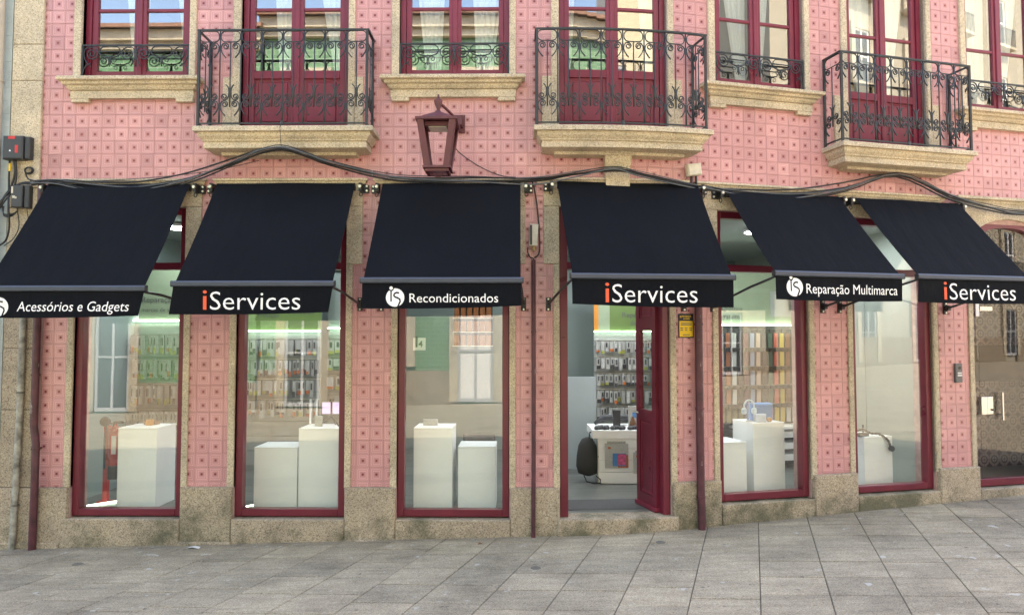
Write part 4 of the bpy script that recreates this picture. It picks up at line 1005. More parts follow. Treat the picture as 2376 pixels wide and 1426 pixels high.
# downpipes
def pipe(name, pts, r, mat, label, clamps=(), cl=None):
    root = empty(name, W(pts[-1][0], pts[-1][1], pts[-1][2]), label, 'pipe')
    smooth_by_angle(MB().tube([W(*p) for p in pts], r, 14).build('tube', mat, root), 60)
    for z in clamps:
        s = min(pts, key=lambda p: abs(p[2] - z))
        mb = MB(); mb.tube([W(s[0], s[1], z - 0.010), W(s[0], s[1], z + 0.010)], r * 1.18, 14); mb.fbox(s[0] - 0.012, s[0] + 0.012, 0.0, s[1], z - .008, z + .008); mb.build('clamp', cl or mat, root)
    return root
pipe('downpipe', [(-4.98, 0.06, 3.66), (-4.982, 0.06, 3.0), (-4.985, 0.06, 1.16), (-4.972, 0.06, 1.08), (-4.945, 0.08, 0.98), (-4.942, 0.085, 0.5), (-4.95, 0.085, -0.09)], 0.036, M['pipe_red'], 'burgundy downpipe with an offset bend beside the leftmost window', (1.68, 0.93))
pipe('conduit', [(-5.13, 0.065, 2.9), (-5.13, 0.065, 1.5), (-5.145, 0.07, 0.6), (-5.16, 0.08, -0.09)], 0.030, M['pipe_grey'], 'weathered pale metal conduit on the left granite pilaster', (1.5, 0.36), M['drain'])
pipe('downpipe', [(0.132, 0.05, 2.86), (0.132, 0.05, 1.5), (0.128, 0.075, 0.5), (0.125, 0.085, 0.035)], 0.022, M['pipe_red'], 'thin dark burgundy pipe on the pier left of the shop door', (2.12, 1.72, 1.20))
pipe('downpipe', [(1.848, 0.075, 3.60), (1.848, 0.075, 1.5), (1.846, 0.085, 0.5), (1.846, 0.105, 0.10)], 0.040, M['pipe_red'], 'thick scuffed burgundy downpipe right of the shop door', (2.20, 1.33, 0.43))
MB_U = wire('vent_hook', [(-4.965, 0.05, 3.42), (-4.95, 0.05, 3.56), (-4.925, 0.05, 3.63), (-4.88, 0.05, 3.635), (-4.84, 0.05, 3.62)], 0.012, M['cable'], 'black hooked cable pipe at the top corner of the leftmost awning')
# boxes
def wbox(name, s0, s1, d0, d1, z0, z1, mat, label, cat, c=0.012, rot=0):
    root = empty(name, W((s0 + s1) / 2, d0, z0), label, cat); cx, cz = (s0 + s1) / 2, (z0 + z1) / 2
    mb = MB().fbox(s0, s1, d0, d1, z0, z1, c)
    if rot:
        ctr = W(cx, d0, cz); ax = Vector((math.sin(P(cx)[2]), -math.cos(P(cx)[2]), 0)); Q = Matrix.Translation(ctr) @ Matrix.Rotation(R(rot), 4, ax) @ Matrix.Translation(-ctr)
        mb.v = [Q @ v for v in mb.v]
    mb.build('case', mat, root); return root
e = wbox('telecom_box', -5.365, -5.155, 0.032, 0.12, 3.905, 4.15, M['box_dark'], 'dark grey telecom box with red stickers on the left pilaster', 'utility box')
MB().fbox(-5.150, -5.095, 0.032, 0.10, 3.91, 4.145, 0.01).build('side_ribs', M['box_dark'], e)
MB().fbox(-5.305, -5.235, 0.120, 0.1215, 4.115, 4.145).build('sticker', M['red'], e); MB().fbox(-5.232, -5.200, 0.120, 0.1215, 3.97, 4.05).build('sticker', M['red'], e)
tr = MB(); tr.add([W(-5.295, 0.1215, 3.985), W(-5.272, 0.1215, 3.985), W(-5.2835, 0.1215, 4.006)], [(0, 1, 2)]); tr.build('warning_mark', M['letter'], e)
e = wbox('junction_box', -5.265, -5.150, 0.032, 0.11, 3.405, 3.635, M['box_dark'], 'black cable junction box below the telecom box', 'utility box', 0.008)
MB().fbox(-5.145, -5.090, 0.032, 0.09, 3.40, 3.635, 0.008).build('side_case', M['box_dark'], e)
for k, (p, q, r_, t_) in enumerate(((-5.262, -5.244, 3.55, 3.62), (-5.250, -5.222, 3.50, 3.525), (-5.228, -5.205, 3.495, 3.515))): MB().fbox(p, q, 0.110, 0.1125, r_, t_).build('label_patch', M['box_beige'], e)
e = wbox('junction_box', 1.742, 1.895, 0.03, 0.10, 3.760, 3.885, M['box_beige'], 'tilted cream junction box beside the downpipe above the door awning', 'utility box', 0.012, rot=8)
MB().tube([W(1.80, 0.05, 3.77), W(1.80, 0.05, 3.64)], 0.013, 8).build('cable_gland', M['cable'], e); MB().tube([W(1.85, 0.05, 3.76), W(1.855, 0.05, 3.63)], 0.013, 8).build('cable_gland', M['cable'], e)
wire('box_wire', [(1.76, 0.05, 3.79), (1.74, 0.04, 3.72), (1.70, 0.04, 3.68), (1.66, 0.08, 3.66)], 0.004, M['cable'], 'thin wire leaving the cream junction box')
e = wbox('junction_box', 0.092, 0.178, 0.01, 0.085, 3.00, 3.225, M['box_beige'], 'small beige box with a dark edge at the top of the thin pipe', 'utility box', 0.006, rot=-3)
MB().fbox(0.096, 0.118, 0.0855, 0.087, 3.01, 3.215).build('dark_edge', M['box_dark'], e); MB().tube([W(0.135, 0.05, 3.0), W(0.135, 0.05, 2.955)], 0.016, 8).build('gland', simple('brass', (0.4, 0.27, 0.1), 0.4), e)
# tangle of cables round the left boxes
tang = empty('cable_tangle', W(-5.2, 0.05, 3.3), 'tangle of black telecom cables hanging around the left wall boxes', 'cables')
def tw(pts, r=0.008): MB().tube([W(*p) for p in catmull(pts, 5)], r, 5).build('cable', M['cable'], tang, smooth=True)
tw([(-5.27, 0.08, 3.9), (-5.26, 0.07, 3.78), (-5.30, 0.07, 3.62), (-5.36, 0.09, 3.5), (-5.42, 0.1, 3.36)], 0.012)
tw([(-5.25, 0.08, 3.9), (-5.245, 0.07, 3.75), (-5.27, 0.07, 3.6), (-5.33, 0.10, 3.48), (-5.43, 0.1, 3.33)], 0.010)
tw([(-5.32, 0.07, 3.9), (-5.33, 0.06, 3.75), (-5.32, 0.07, 3.6), (-5.28, 0.12, 3.4), (-5.28, 0.10, 3.2), (-5.33, 0.08, 3.06), (-5.42, 0.08, 3.0)], 0.010)
tw([(-5.05, 0.06, 3.66), (-5.15, 0.07, 3.67), (-5.24, 0.08, 3.63), (-5.33, 0.10, 3.52), (-5.41, 0.11, 3.42)], 0.010)
tw([(-5.05, 0.07, 3.65), (-5.17, 0.08, 3.655), (-5.27, 0.09, 3.60), (-5.36, 0.11, 3.46), (-5.44, 0.11, 3.30)], 0.008)
tw([(-5.22, 0.08, 3.40), (-5.20, 0.07, 3.22), (-5.25, 0.07, 3.09), (-5.35, 0.07, 3.01)], 0.005)
tw([(-5.13, 0.06, 3.40), (-5.12, 0.05, 3.3), (-5.10, 0.05, 3.2)], 0.004)
for k in range(3): tw([(-5.37 + .01 * k, 0.09, 3.42), (-5.34, 0.1, 3.34 - .01 * k), (-5.26, 0.1, 3.335 - .012 * k), (-5.20, 0.1, 3.37), (-5.22, 0.09, 3.41), (-5.30, 0.1, 3.40)], 0.006)
c0 = (-5.125, 3.80)
for k in range(2): tw([(c0[0] + (0.045 - .005 * k) * math.cos(x * R(40)), 0.05 + .012 * k, c0[1] + (0.034 - .004 * k) * math.sin(x * R(40))) for x in range(10)], 0.008)
tw([(-5.17, 0.05, 3.79), (-5.14, 0.05, 3.72), (-5.10, 0.06, 3.70), (-5.04, 0.06, 3.685)], 0.007)
MB().tube([W(-5.315, 0.07, 3.87), W(-5.315, 0.07, 3.79)], 0.011, 6).build('yellow_connector', M['yellow'], tang)
# alarm company plate
e = empty('alarm_sign', W(1.75, 0.0, 2.06), 'black and yellow alarm company plate on the pier right of the door', 'sign')
MB().fbox(1.655, 1.822, 0.003, 0.012, 2.06, 2.312).build('plate', M['black'], e)
MB().fbox(1.664, 1.814, 0.0125, 0.0135, 2.072, 2.235).build('yellow_field', M['yellow'], e)
sm = lambda s, z: WM(s, 0.0142, z)
place_text('PROSEGUR', 0.105, sm(1.695, 2.276), M['yellow'], e, bold=0.02); place_text('ALARMES', 0.075, sm(1.705, 2.253), M['yellow'], e, bold=0.02)
MB().tube([W(1.679 + 0.008 * math.cos(x * R(45)), 0.0135, 2.280 + 0.008 * math.sin(x * R(45))) for x in range(9)], 0.003, 4).build('emblem', M['yellow'], e)
for (x0, x1, z) in ((1.68, 1.80, 2.212), (1.68, 1.80, 2.196), (1.672, 1.705, 2.160), (1.725, 1.752, 2.160), (1.775, 1.805, 2.160), (1.672, 1.705, 2.140), (1.725, 1.752, 2.140), (1.775, 1.805, 2.140), (1.70, 1.78, 2.092)):
    MB().fbox(x0, x1, 0.0136, 0.0141, z - 0.005, z + 0.004).build('print_line', M['print_grey'], e)
# door phone
e = empty('intercom', W(5.22, 0, 1.54), 'grey video door phone on the tiled pier beside the house door', 'intercom')
MB().fbox(5.160, 5.258, 0.003, 0.030, 1.545, 1.765, 0.006).build('case', simple('intercom_grey', (0.11, 0.11, 0.115), 0.45), e)
MB().tube([W(5.215, 0.030, 1.715), W(5.215, 0.034, 1.715)], 0.017, 12).build('lens', M['black'], e)
for z in (1.655, 1.628): MB().fbox(5.185, 5.245, 0.030, 0.033, z - 0.008, z + 0.008).build('call_button', M['paper'], e)

# ------------------------------------------------------------------ neighbour on the left
NB = empty('neighbour_building', (-8, 0, -0.1), 'neighbouring building with pale blue tiles at the left edge', 'building')
MB().box(-16, -5.385, 0.02, 9, -0.4, 10.5).build('wall', M['grout'], NB)
tb = MB(); tb_me = MB().box(0, 0.138, -0.012, 0.0, 0, 0.138).mesh('tile', M['blue_tile'])
for k in range(44):
    inst('tile', tb_me, Matrix.Translation((-5.525, 0.02, 0.5 + k * 0.14)), NB)
pipe('downpipe', [(-5.475, 0.06, 6.8), (-5.475, 0.06, 3.0), (-5.48, 0.06, -0.1)], 0.045, M['pipe_beige'], 'beige downpipe at the very left edge of the picture', (4.75,))

ordn = ['first', 'second', 'third', 'fourth', 'fifth', 'sixth', 'seventh', 'eighth', 'ninth', 'tenth', 'eleventh', 'twelfth', 'thirteenth', 'fourteenth']
# ------------------------------------------------------------------ inside the shop
def pedestal(s0, s1, dfront, dep, ztop, label):
    root = empty('display_pedestal', W((s0 + s1) / 2, dfront, 0.232), label, 'pedestal', 'white display pedestals')
    MB().fbox(s0, s1, dfront - dep, dfront, 0.234, ztop - 0.018, 0.003).build('body', M['white'], root)
    MB().fbox(s0 - .001, s1 + .001, dfront - dep - .001, dfront + .001, ztop - 0.0165, ztop, 0.003).build('top', M['white'], root)
pedestal(-4.352, -3.928, -0.36, 0.42, 1.090, 'tall white display pedestal in the leftmost shop window')
pedestal(-2.871, -2.405, -0.36, 0.42, 0.885, 'low white display pedestal in the second window, beside a taller one')
pedestal(-2.392, -1.965, -0.36, 0.42, 1.088, 'tall white display pedestal in the second window holding a small tripod')
pedestal(-1.151, -0.734, -0.36, 0.42, 1.095, 'tall white display pedestal in the third window')
pedestal(-0.673, -0.270, -0.36, 0.42, 0.897, 'low white display pedestal in the third window with a dark cushion behind')
pedestal(2.270, 2.687, -0.40, 0.42, 0.895, 'low white display pedestal right of the door, beside a taller one')
pedestal(2.774, 3.180, -0.40, 0.42, 1.100, 'tall white display pedestal holding a blue speaker')
pedestal(4.250, 4.647, -0.40, 0.42, 0.895, 'white display pedestal with a black flexible arm in the sixth window')
def thing_mesh(name, mb, mat, label, cat, group=None, smooth=False):
    o = mb.build(name, mat, None, smooth=smooth); return tag(o, label, cat, group)
# fire extinguisher on a red post
e = empty('fire_extinguisher', W(-4.70 + 0.22, -0.55, 0.6), 'red fire extinguisher hanging on a red post in the leftmost window', 'extinguisher')
c = W(-4.525, -0.60, 0)
smooth_by_angle(MB().lathe((c.x, c.y, 0), [(0.058, 0.60), (0.062, 0.61), (0.062, 1.02), (0.05, 1.06), (0.022, 1.085), (0.022, 1.11)], 16).build('cylinder', M['red_gloss'], e), 50)
smooth_by_angle(MB().lathe((c.x, c.y, 0), [(0.064, 0.50), (0.066, 0.51), (0.066, 0.64), (0.063, 0.65)], 16).build('foot_ring', M['black'], e), 50)
MB().box(c.x - .01, c.x + .09, c.y - .02, c.y + .02, 1.11, 1.135).build('valve_lever', M['black'], e)
MB().tube([c + Vector((0.02, -.03, 1.11)), c + Vector((-0.06, -.06, 1.12)), c + Vector((-0.075, -.065, 0.95)), c + Vector((-0.07, -.065, 0.62))], 0.011, 8).build('hose', M['black'], e)
MB().box(c.x + .0, c.x + .05, c.y - .0645, c.y - .0605, 0.78, 0.98).build('label_plate', M['paper'], e)
MB().box(c.x - 0.135, c.x - 0.085, c.y + .02, c.y + .07, 0.234, 1.08).build('post', M['red_gloss'], e)
MB().box(c.x - 0.19, c.x - 0.03, c.y + .0, c.y + .09, 0.234, 0.25).build('post_base', M['red_gloss'], e)
mb = MB().lathe((c.x - 0.11, c.y + 0.0, 1.13), [(0.0, -0.02), (0.052, -0.02), (0.056, 0.0), (0.052, 0.02), (0.0, 0.02)], 16, Matrix.Rotation(R(90), 4, 'X')); mb.build('sign_disc', M['box_dark'], e)
# display walls: white slat panel, coloured header with text, LED strip, rows of hanging packs
def display(x0, x1, y, z0, z1, header_mat, label, rows, texts, M0=None, stripe=None, zled=2.2, zhead=3.0, seed=1, cols=('pack_white', 'pack_orange', 'pack_dark', 'pack_lime')):
    rnd = random.Random(seed); Mx = M0 or Matrix.Identity(4)
    base = Mx @ Vector(((x0 + x1) / 2, y, 0.232)); root = empty('product_display', base, label, 'display')
    slats = 9; hh = (zled - 0.03 - 0.30) / slats
    for k in range(slats): MB().box(x0, x1, y + 0.006, y + 0.03, 0.30 + k * hh + 0.006, 0.30 + (k + 1) * hh - 0.006, Mx).build('slat', M['slat'], root)
    MB().box(x0, x1, y + 0.031, y + 0.06, 0.234, zhead, Mx).build('back_panel', M['white_wall'], root)
    MB().box(x0, x1, y - 0.02, y + 0.03, zled + 0.02, zhead, Mx).build('header', header_mat, root)
    MB().box(x0, x1, y - 0.040, y - 0.022, zled - 0.002, zled + 0.014, Mx).build('led_strip', M['led'], root)
    if stripe:
        for (a_, b_, mt) in stripe: MB().box(a_, b_, y - 0.0245, y - 0.0205, zled + 0.03, zhead - .01, Mx).build('header_stripe', mt, root)
    for (tx_, tw_, tz, s_) in texts: place_text(s_, tw_, Mx @ Matrix.Translation((tx_, y - 0.0265, tz)), M['print_grey'], root)
    groups = {c_: MB() for c_ in cols}; hooks = MB()
    for (rz, ph, pw, gap) in rows:
        x = x0 + 0.03; hooks.box(x0, x1, y - 0.004, y + 0.004, rz + 0.012, rz + 0.02, Mx)
        while x < x1 - pw:
            w_ = pw * rnd.uniform(0.75, 1.15); h_ = ph * rnd.uniform(0.8, 1.0); dep = rnd.uniform(0.05, 0.20); z_ = rz
            hooks.box(x + w_ / 2 - .002, x + w_ / 2 + .002, y - dep - .02, y, z_ + .002, z_ + .006, Mx)
            for j in range(3):
                yy = y - dep + j * 0.03; body = rnd.choice(cols[:1] * 3 + cols[2:3] + cols[:1]) if j else cols[0]
                lean = rnd.uniform(-.004, .004)
                groups[body].box(x + lean, x + w_ + lean, yy, yy + 0.008, z_ - h_, z_, Mx)
            band = rnd.choice(cols[1:]); 
            if rnd.random() < 0.75: groups[band].box(x + .001, x + w_ - .001, y - dep - 0.003, y - dep + 0.004, z_ - h_ + .002, z_ - h_ * rnd.uniform(0.62, 0.8), Mx)
            if rnd.random() < 0.55: groups[cols[2]].box(x + w_ * .3, x + w_ * .7, y - dep - 0.006, y - dep + 0.002, z_ - h_ * .55, z_ - h_ * .15, Mx)
            x += w_ + gap * rnd.uniform(0.7, 1.6)
    hooks.build('hooks', M['steel'], root, kind='stuff')
    for c_, g_ in groups.items():
        if g_.v: g_.build('hanging_packs', M[c_], root, kind='stuff')
    return root
display(-5.30 + 0.32, -4.10, 1.75, 0.3, 2.2, M['green_pale'], 'wall of hanging cable packs behind the leftmost window', [(2.10, 0.25, 0.034, 0.006), (1.78, 0.25, 0.034, 0.006), (1.46, 0.25, 0.034, 0.006), (1.14, 0.25, 0.034, 0.006)], [(-4.86, 0.56, 2.52, 'Reparação de'), (-4.86, 0.72, 2.40, 'marcas de smartphones')], zled=2.28, seed=3, stripe=[(-4.98, -4.90, M['white'])])
display(-3.83, -2.80, 2.60, 0.3, 2.18, M['green'], 'wall of hanging packs under a green header behind the second window', [(2.04, 0.23, 0.05, 0.008), (1.76, 0.23, 0.04, 0.008), (1.48, 0.23, 0.05, 0.008), (1.20, 0.23, 0.05, 0.008)], [(-3.68, 0.30, 2.36, 'Proteção'), (-3.25, 0.36, 2.40, 'Películas')], zled=2.16, seed=5)
display(-2.76, -1.78, 2.85, 0.3, 2.18, M['white_wall'], 'wall of pale boxed accessories behind the right half of the second window', [(2.04, 0.21, 0.08, 0.010), (1.78, 0.21, 0.07, 0.010), (1.52, 0.21, 0.09, 0.010), (1.26, 0.21, 0.08, 0.010)], [], zled=2.2, seed=6)
# door view: display at the far wall
display(1.17, 2.60, 4.05, 0.3, 2.06, M['green'], 'far wall of white and orange accessory packs seen through the open door', [(2.02, 0.20, 0.055, 0.012), (1.76, 0.20, 0.055, 0.012), (1.50, 0.20, 0.055, 0.012), (1.24, 0.20, 0.055, 0.012), (0.98, 0.2, 0.055, 0.012)], [(1.62, 0.5, 2.40, 'Reparação'), (1.75, 0.42, 2.28, 'de marcas')], zled=2.17, seed=9, stripe=[(1.17, 1.24, M['orange_panel']), (1.24, 1.42, M['green_pale'])])
# boxes on shelf at the back of the third window
sh = empty('box_shelf', (-0.69, 3.0, 2.05), 'dark shelf of small orange boxes on the back wall of the third window', 'shelf')
sb = MB(); sb.box(-0.97, -0.41, 3.02, 3.04, 1.95, 2.75); sb.build('back_panel', M['box_dark'], sh)
for z in (1.96, 2.16, 2.36, 2.56): MB().box(-0.98, -0.40, 2.86, 3.02, z - .012, z).build('shelf_board', M['steel'], sh)
for r_ in range(4):
    for k in range(6):
        o = thing_mesh('product_box', MB().box(-0.955 + k * 0.092, -0.885 + k * 0.092, 2.90, 2.98, 1.961 + r_ * .2, 2.11 + r_ * .2), M['box_brown'], f'small orange box, {ordn[k]} from the left in the {("lowest", "second lowest", "third lowest", "topmost")[r_]} row of the dark shelf', 'box', 'orange boxes on the back shelf')
# low white wall panel and counter seen through the door
tag(MB().box(0.40, 1.06, 2.75, 2.80, 0.234, 1.52).build('white_half_wall', M['half_wall']), 'white half-height panel at the left inside the open door', 'panel')
ctr = empty('counter', (1.35, 1.75, 0.232), 'white slatted display counter inside the open door', 'counter')
MB().box(0.99, 2.2, 1.745, 2.35, 0.234, 0.78).build('core', M['white'], ctr)
for k in range(4): MB().box(0.985, 2.2, 1.725, 1.744, 0.24 + k * 0.145, 0.24 + (k + 1) * 0.145 - 0.008).build('slat', M['white'], ctr)
MB().box(0.972, 0.986, 1.72, 2.35, 0.234, 0.81).build('side_trim', M['steel'], ctr)
MB().box(0.90, 2.25, 1.66, 2.42, 0.81, 0.905).build('top', M['white'], ctr)
# things on and beside the counter
bp = MB(); prof = [(0.03, 0.06, 0.0), (0.125, 0.075, 0.03), (0.15, 0.085, 0.12), (0.14, 0.085, 0.25), (0.115, 0.075, 0.38), (0.07, 0.05, 0.46), (0.02, 0.02, 0.485)]
bpx = (0.86, 1.86, 0.315)
n = 14
for (rx, ry, z) in prof:
    for j in range(n):
        t = 2 * math.pi * j / n; bp.v.append(Vector((bpx[0] + rx * math.copysign(abs(math.cos(t)) ** .7, math.cos(t)) - 0.02 * z, bpx[1] + ry * math.copysign(abs(math.sin(t)) ** .7, math.sin(t)), bpx[2] + z)))
for i in range(len(prof) - 1):
    for j in range(n): bp.f.append((i * n + j, i * n + (j + 1) % n, (i + 1) * n + (j + 1) % n, (i + 1) * n + j))
bp.f += [tuple(range(n - 1, -1, -1)), tuple(range((len(prof) - 1) * n, len(prof) * n))]
e = empty('backpack', (bpx[0], bpx[1], 0.25), 'dark grey backpack hanging at the end of the white counter', 'backpack')
smooth_by_angle(bp.build('body', simple('backpack_fabric', (0.035, 0.036, 0.036), 0.75, var=0.2, scale=20, bumps=0.4), e), 70)
MB().tube([(0.875, 1.83, 0.79), (0.88, 1.83, 0.86), (0.97, 1.80, 0.885)], 0.010, 6).build('grab_loop', M['black'], e)
MB().tube([(0.80, 1.78, 0.33), (0.83, 1.74, 0.26), (0.92, 1.71, 0.24), (1.0, 1.70, 0.25), (1.0, 1.70, 0.29), (0.95, 1.74, 0.33)], 0.008, 6).build('shoulder_strap', M['black'], e)
def card_pack(x, z, w, h, y, label, dark=False):
    e = empty('hanging_pack', (x + w / 2, y, z), label, 'package')
    MB().box(x, x + w, y - 0.035, y, z, z + h * 0.92).build('card_box', M['pack_white'], e); MB().box(x + .1 * w, x + .9 * w, y - .004, y, z + h * .92, z + h).build('hang_tab', M['pack_white'], e)
    if dark: MB().box(x + .45 * w, x + .95 * w, y - .037, y - .0352, z + .1 * h, z + .62 * h).build('picture', M['pack_dark'], e)
    else:
        MB().box(x + .55 * w, x + 1.0 * w, y - .037, y - .0352, z + .02 * h, z + .5 * h).build('orange_picture', M['pack_orange'], e)
        MB().box(x + .32 * w, x + .90 * w, y - .040, y - .0372, z + .08 * h, z + .56 * h).build('tablet_picture', M['blue'], e)
        MB().box(x + .54 * w, x + .87 * w, y - .042, y - .0402, z + .12 * h, z + .53 * h).build('screen_picture', simple('pink_print', (0.6, 0.10, 0.22), 0.5, var=0.4, scale=30), e)
    MB().box(x + .12 * w, x + .24 * w, y - .0362, y - .0352, z + .72 * h, z + .80 * h).build('brand_mark', M['pack_orange'], e)
card_pack(1.06, 0.435, 0.29, 0.33, 1.724, 'white card pack with a colourful tablet picture on the counter front')
card_pack(1.42, 0.37, 0.22, 0.28, 1.724, 'white card pack with a black phone picture half hidden by the door leaf', True)
for k, (x, w_) in enumerate(((0.96, 0.14), (1.16, 0.14), (1.38, 0.14))):
    mb = MB(); 
    for j in range(5): mb.lathe((x + j * w_ / 4, 1.74 + 0.03 * ((j * 7) % 3), 0.906), [(0.02, 0), (0.032, 0.012), (0.03, 0.035), (0.012, 0.05)], 8)
    thing_mesh('earphone_set', mb, M['pack_dark'], ('black accessories at the left end of the white counter', 'black accessories in the middle of the white counter', 'black accessories on the white counter nearest the door leaf')[k], 'accessory')
thing_mesh('phone_stand', MB().box(1.20, 1.29, 1.95, 2.0, 0.907, 1.13), M['pack_dark'], 'upright black phone box standing on the white counter', 'box')
e = empty('phone_pack', (1.46, 2.0, 0.906), 'white phone pack with blue screen picture standing on the counter', 'package')
MB().box(1.40, 1.52, 1.98, 2.02, 0.907, 1.18).build('card_box', M['pack_white'], e); MB().box(1.45, 1.50, 1.978, 1.9795, 1.03, 1.10).build('screen_picture', M['blue'], e)
thing_mesh('wooden_stand', MB().lathe((1.44, 1.88, 0.906), [(0.045, 0), (0.045, 0.06), (0.03, 0.10), (0.012, 0.15)], 10), simple('brown_wood', (0.16, 0.07, 0.03), 0.5), 'small brown stand in front of the phone pack on the counter', 'stand')
thing_mesh('dark_roll', MB().tube([(0.98, 2.2, 0.93), (1.1, 2.22, 1.0), (1.3, 2.25, 1.01), (1.6, 2.25, 0.99), (1.7, 2.2, 0.93)], [0.02, 0.045, 0.05, 0.045, 0.02], 8), M['pack_dark'], 'dark bundled strap at the back of the white counter', 'accessory', smooth=True)
# case wall behind window five
CW_M = WM(3.56, -2.4, 0); cw = empty('case_rack', CW_M @ Vector((0.7, 0, 0.5)), 'dark rack holding rows of coloured phone cases right of the door', 'rack')
MB().box(-0.05, 1.42, 0.05, 0.08, 0.75, 2.20, CW_M).build('back_panel', M['box_dark'], cw)
zrow = [1.93, 1.66, 1.39, 1.12, 0.85]
for z in zrow: MB().box(-0.05, 1.42, -0.06, 0.05, z - 0.012, z, CW_M).build('ledge', M['box_dark'], cw)
for k in range(16): MB().box(-0.045 + k * 0.098 - .003, -0.045 + k * 0.098 + .003, 0.03, 0.045, 0.85, 2.2, CW_M).build('divider', M['box_dark'], cw)
MB().box(-0.4, 2.2, -0.10, -0.075, 2.245, 2.26, CW_M).build('led_strip', M['led'], cw)
MB().box(-0.6, 2.2, -0.06, 0.0, 2.27, 3.1, CW_M).build('header', M['green_pale'], cw)
place_text('Diagnóstico', 0.42, CW_M @ Matrix.Translation((-0.10, -0.064, 2.46)), M['print_grey'], cw); place_text('gratuito', 0.30, CW_M @ Matrix.Translation((-0.02, -0.064, 2.34)), M['print_grey'], cw); place_text('Reparação', 0.46, CW_M @ Matrix.Translation((0.95, -0.064, 2.50)), M['print_grey'], cw)
MB().box(0.78, 1.5, -0.068, -0.0605, 2.38, 2.75, CW_M).build('header_sticker', M['grey_wall'], cw)
colsets = [('dark blue', (0.03, 0.07, 0.16)), ('rust', (0.40, 0.11, 0.03)), ('white', (0.65, 0.65, 0.62)), ('black', (0.02, 0.02, 0.022)), ('plum', (0.12, 0.03, 0.06)), ('pale blue', (0.30, 0.38, 0.52)), ('cream', (0.62, 0.46, 0.36)), ('charcoal', (0.05, 0.05, 0.055)), ('dark green', (0.05, 0.12, 0.09)), ('coral', (0.72, 0.13, 0.09)), ('yellow', (0.66, 0.47, 0.06)), ('brown', (0.26, 0.09, 0.04)), ('tan', (0.30, 0.13, 0.07)), ('olive', (0.16, 0.16, 0.07))]
cm = {n_: simple('case_' + n_.replace(' ', '_'), tuple(x * 0.62 for x in c_), 0.45, var=0.05) for n_, c_ in colsets}
rown = ['top', 'second', 'third', 'fourth', 'bottom']; ordn = ['first', 'second', 'third', 'fourth', 'fifth', 'sixth', 'seventh', 'eighth', 'ninth', 'tenth', 'eleventh', 'twelfth', 'thirteenth', 'fourteenth']
for r_, z in enumerate(zrow):
    for k, (n_, c_) in enumerate(colsets):
        if r_ == 4:
            n_ = ('cream', 'coral', 'yellow', 'white')[min(3, max(0, (k - 5) // 2))] if k > 5 else 'olive'
        o = MB(); x = -0.03 + k * 0.098; tl = Matrix.Rotation(R(-9), 4, 'X') @ Matrix.Rotation(R(7), 4, 'Y')
        Q = CW_M @ Matrix.Translation((x, -0.035, z + 0.002)) @ tl
        o.box(0, 0.064, 0.0, 0.012, 0, 0.215, Q); o.box(0.006, 0.030, -0.004, 0.0, 0.175, 0.206, Q)
        thing_mesh('phone_case', o, cm[n_], f'{n_} phone case, {ordn[k]} from the left in the {rown[r_]} row of the rack', 'phone case', 'phone cases on the rack')
# white shelf unit with open crates below the rack
un = empty('shelf_unit', CW_M @ Vector((0.7, -0.2, 0.23)), 'low white shelf unit with drawers under the phone case rack', 'shelf')
for z in (0.34, 0.50, 0.66): MB().box(0.2, 1.42, -0.30, 0.04, z, z + 0.085, CW_M).build('drawer', M['white'], un)
MB().box(0.15, 1.45, -0.32, 0.045, 0.78, 0.82, CW_M).build('top', M['white'], un); MB().box(0.2, 1.42, 0.0, 0.045, 0.234, 0.78, CW_M).build('back', M['box_dark'], un)
# header and orange poster behind window six
PW_M = WM(4.95, -2.0, 0); 
e = empty('poster_panel', PW_M @ Vector((0, 0, 2.2)), 'orange lit poster panel in the upper left of the sixth window', 'poster'); MB().box(-0.35, 0.02, 0, 0.03, 2.22, 3.0, PW_M).build('board', M['orange_panel'], e); MB().box(-0.35, 0.02, -0.02, 0.0, 2.185, 2.205, PW_M).build('led_strip', M['led'], e)
room_wall('window_side_wall', [(5.19, -1.45), (4.42 + 0.5, -1.75)], 0.234, 3.45, M['grey_wall'])
# small things on pedestals
thing_mesh('small_box', MB().fbox(-4.16, -4.10, -0.62, -0.56, 1.091, 1.155, .002), M['orange_panel'], 'small orange box on the pedestal in the leftmost window', 'box')
thing_mesh('brown_card', MB().fbox(-4.22, -4.08, -0.72, -0.63, 1.091, 1.13, .002), simple('brown_card', (0.25, 0.12, 0.06), 0.6), 'flat brown package behind the small orange box', 'package')
tp = empty('phone_tripod', W(-2.13, -0.58, 1.089), 'small black tripod on the tall pedestal in the second window', 'tripod')
c = W(-2.10, -0.58, 0)
for an in (80, 200, 320): MB().tube([c + Vector((0, 0, 1.20)), c + Vector((0.13 * math.cos(R(an)), 0.10 * math.sin(R(an)), 1.095))], 0.009, 6).build('leg', M['black'], tp)
MB().tube([c + Vector((0, 0, 1.19)), c + Vector((0, 0, 1.36))], 0.011, 6).build('column', M['black'], tp); MB().box(c.x - .022, c.x + .022, c.y - .012, c.y + .012, 1.355, 1.385).build('head', M['black'], tp)
thing_mesh('lit_screen', MB().box(-2.26, -2.0, -0 + 0.78, 0.79, 1.20, 1.33), M['screen'], 'glowing violet phone screen behind the small tripod', 'screen')
thing_mesh('earphone_pack', MB().fbox(-2.27, -2.19, -0.56, -0.53, 1.0895, 1.20, .002), M['pack_white'], 'small white pack left of the tripod', 'package')
for k, s in enumerate((-2.37, -2.30)): thing_mesh('light_wand', MB().tube([W(s, -0.70, 1.09), W(s, -0.70, 1.37)], 0.012, 6), M['letter'], ('left one of two white light sticks beside the tripod', 'right one of two white light sticks beside the tripod')[k], 'light stick')
thing_mesh('small_sign', MB().fbox(-1.08, -0.92, -0.62, -0.58, 1.096, 1.16, .002), M['pack_white'], 'small white box on the tall pedestal in the third window', 'box')
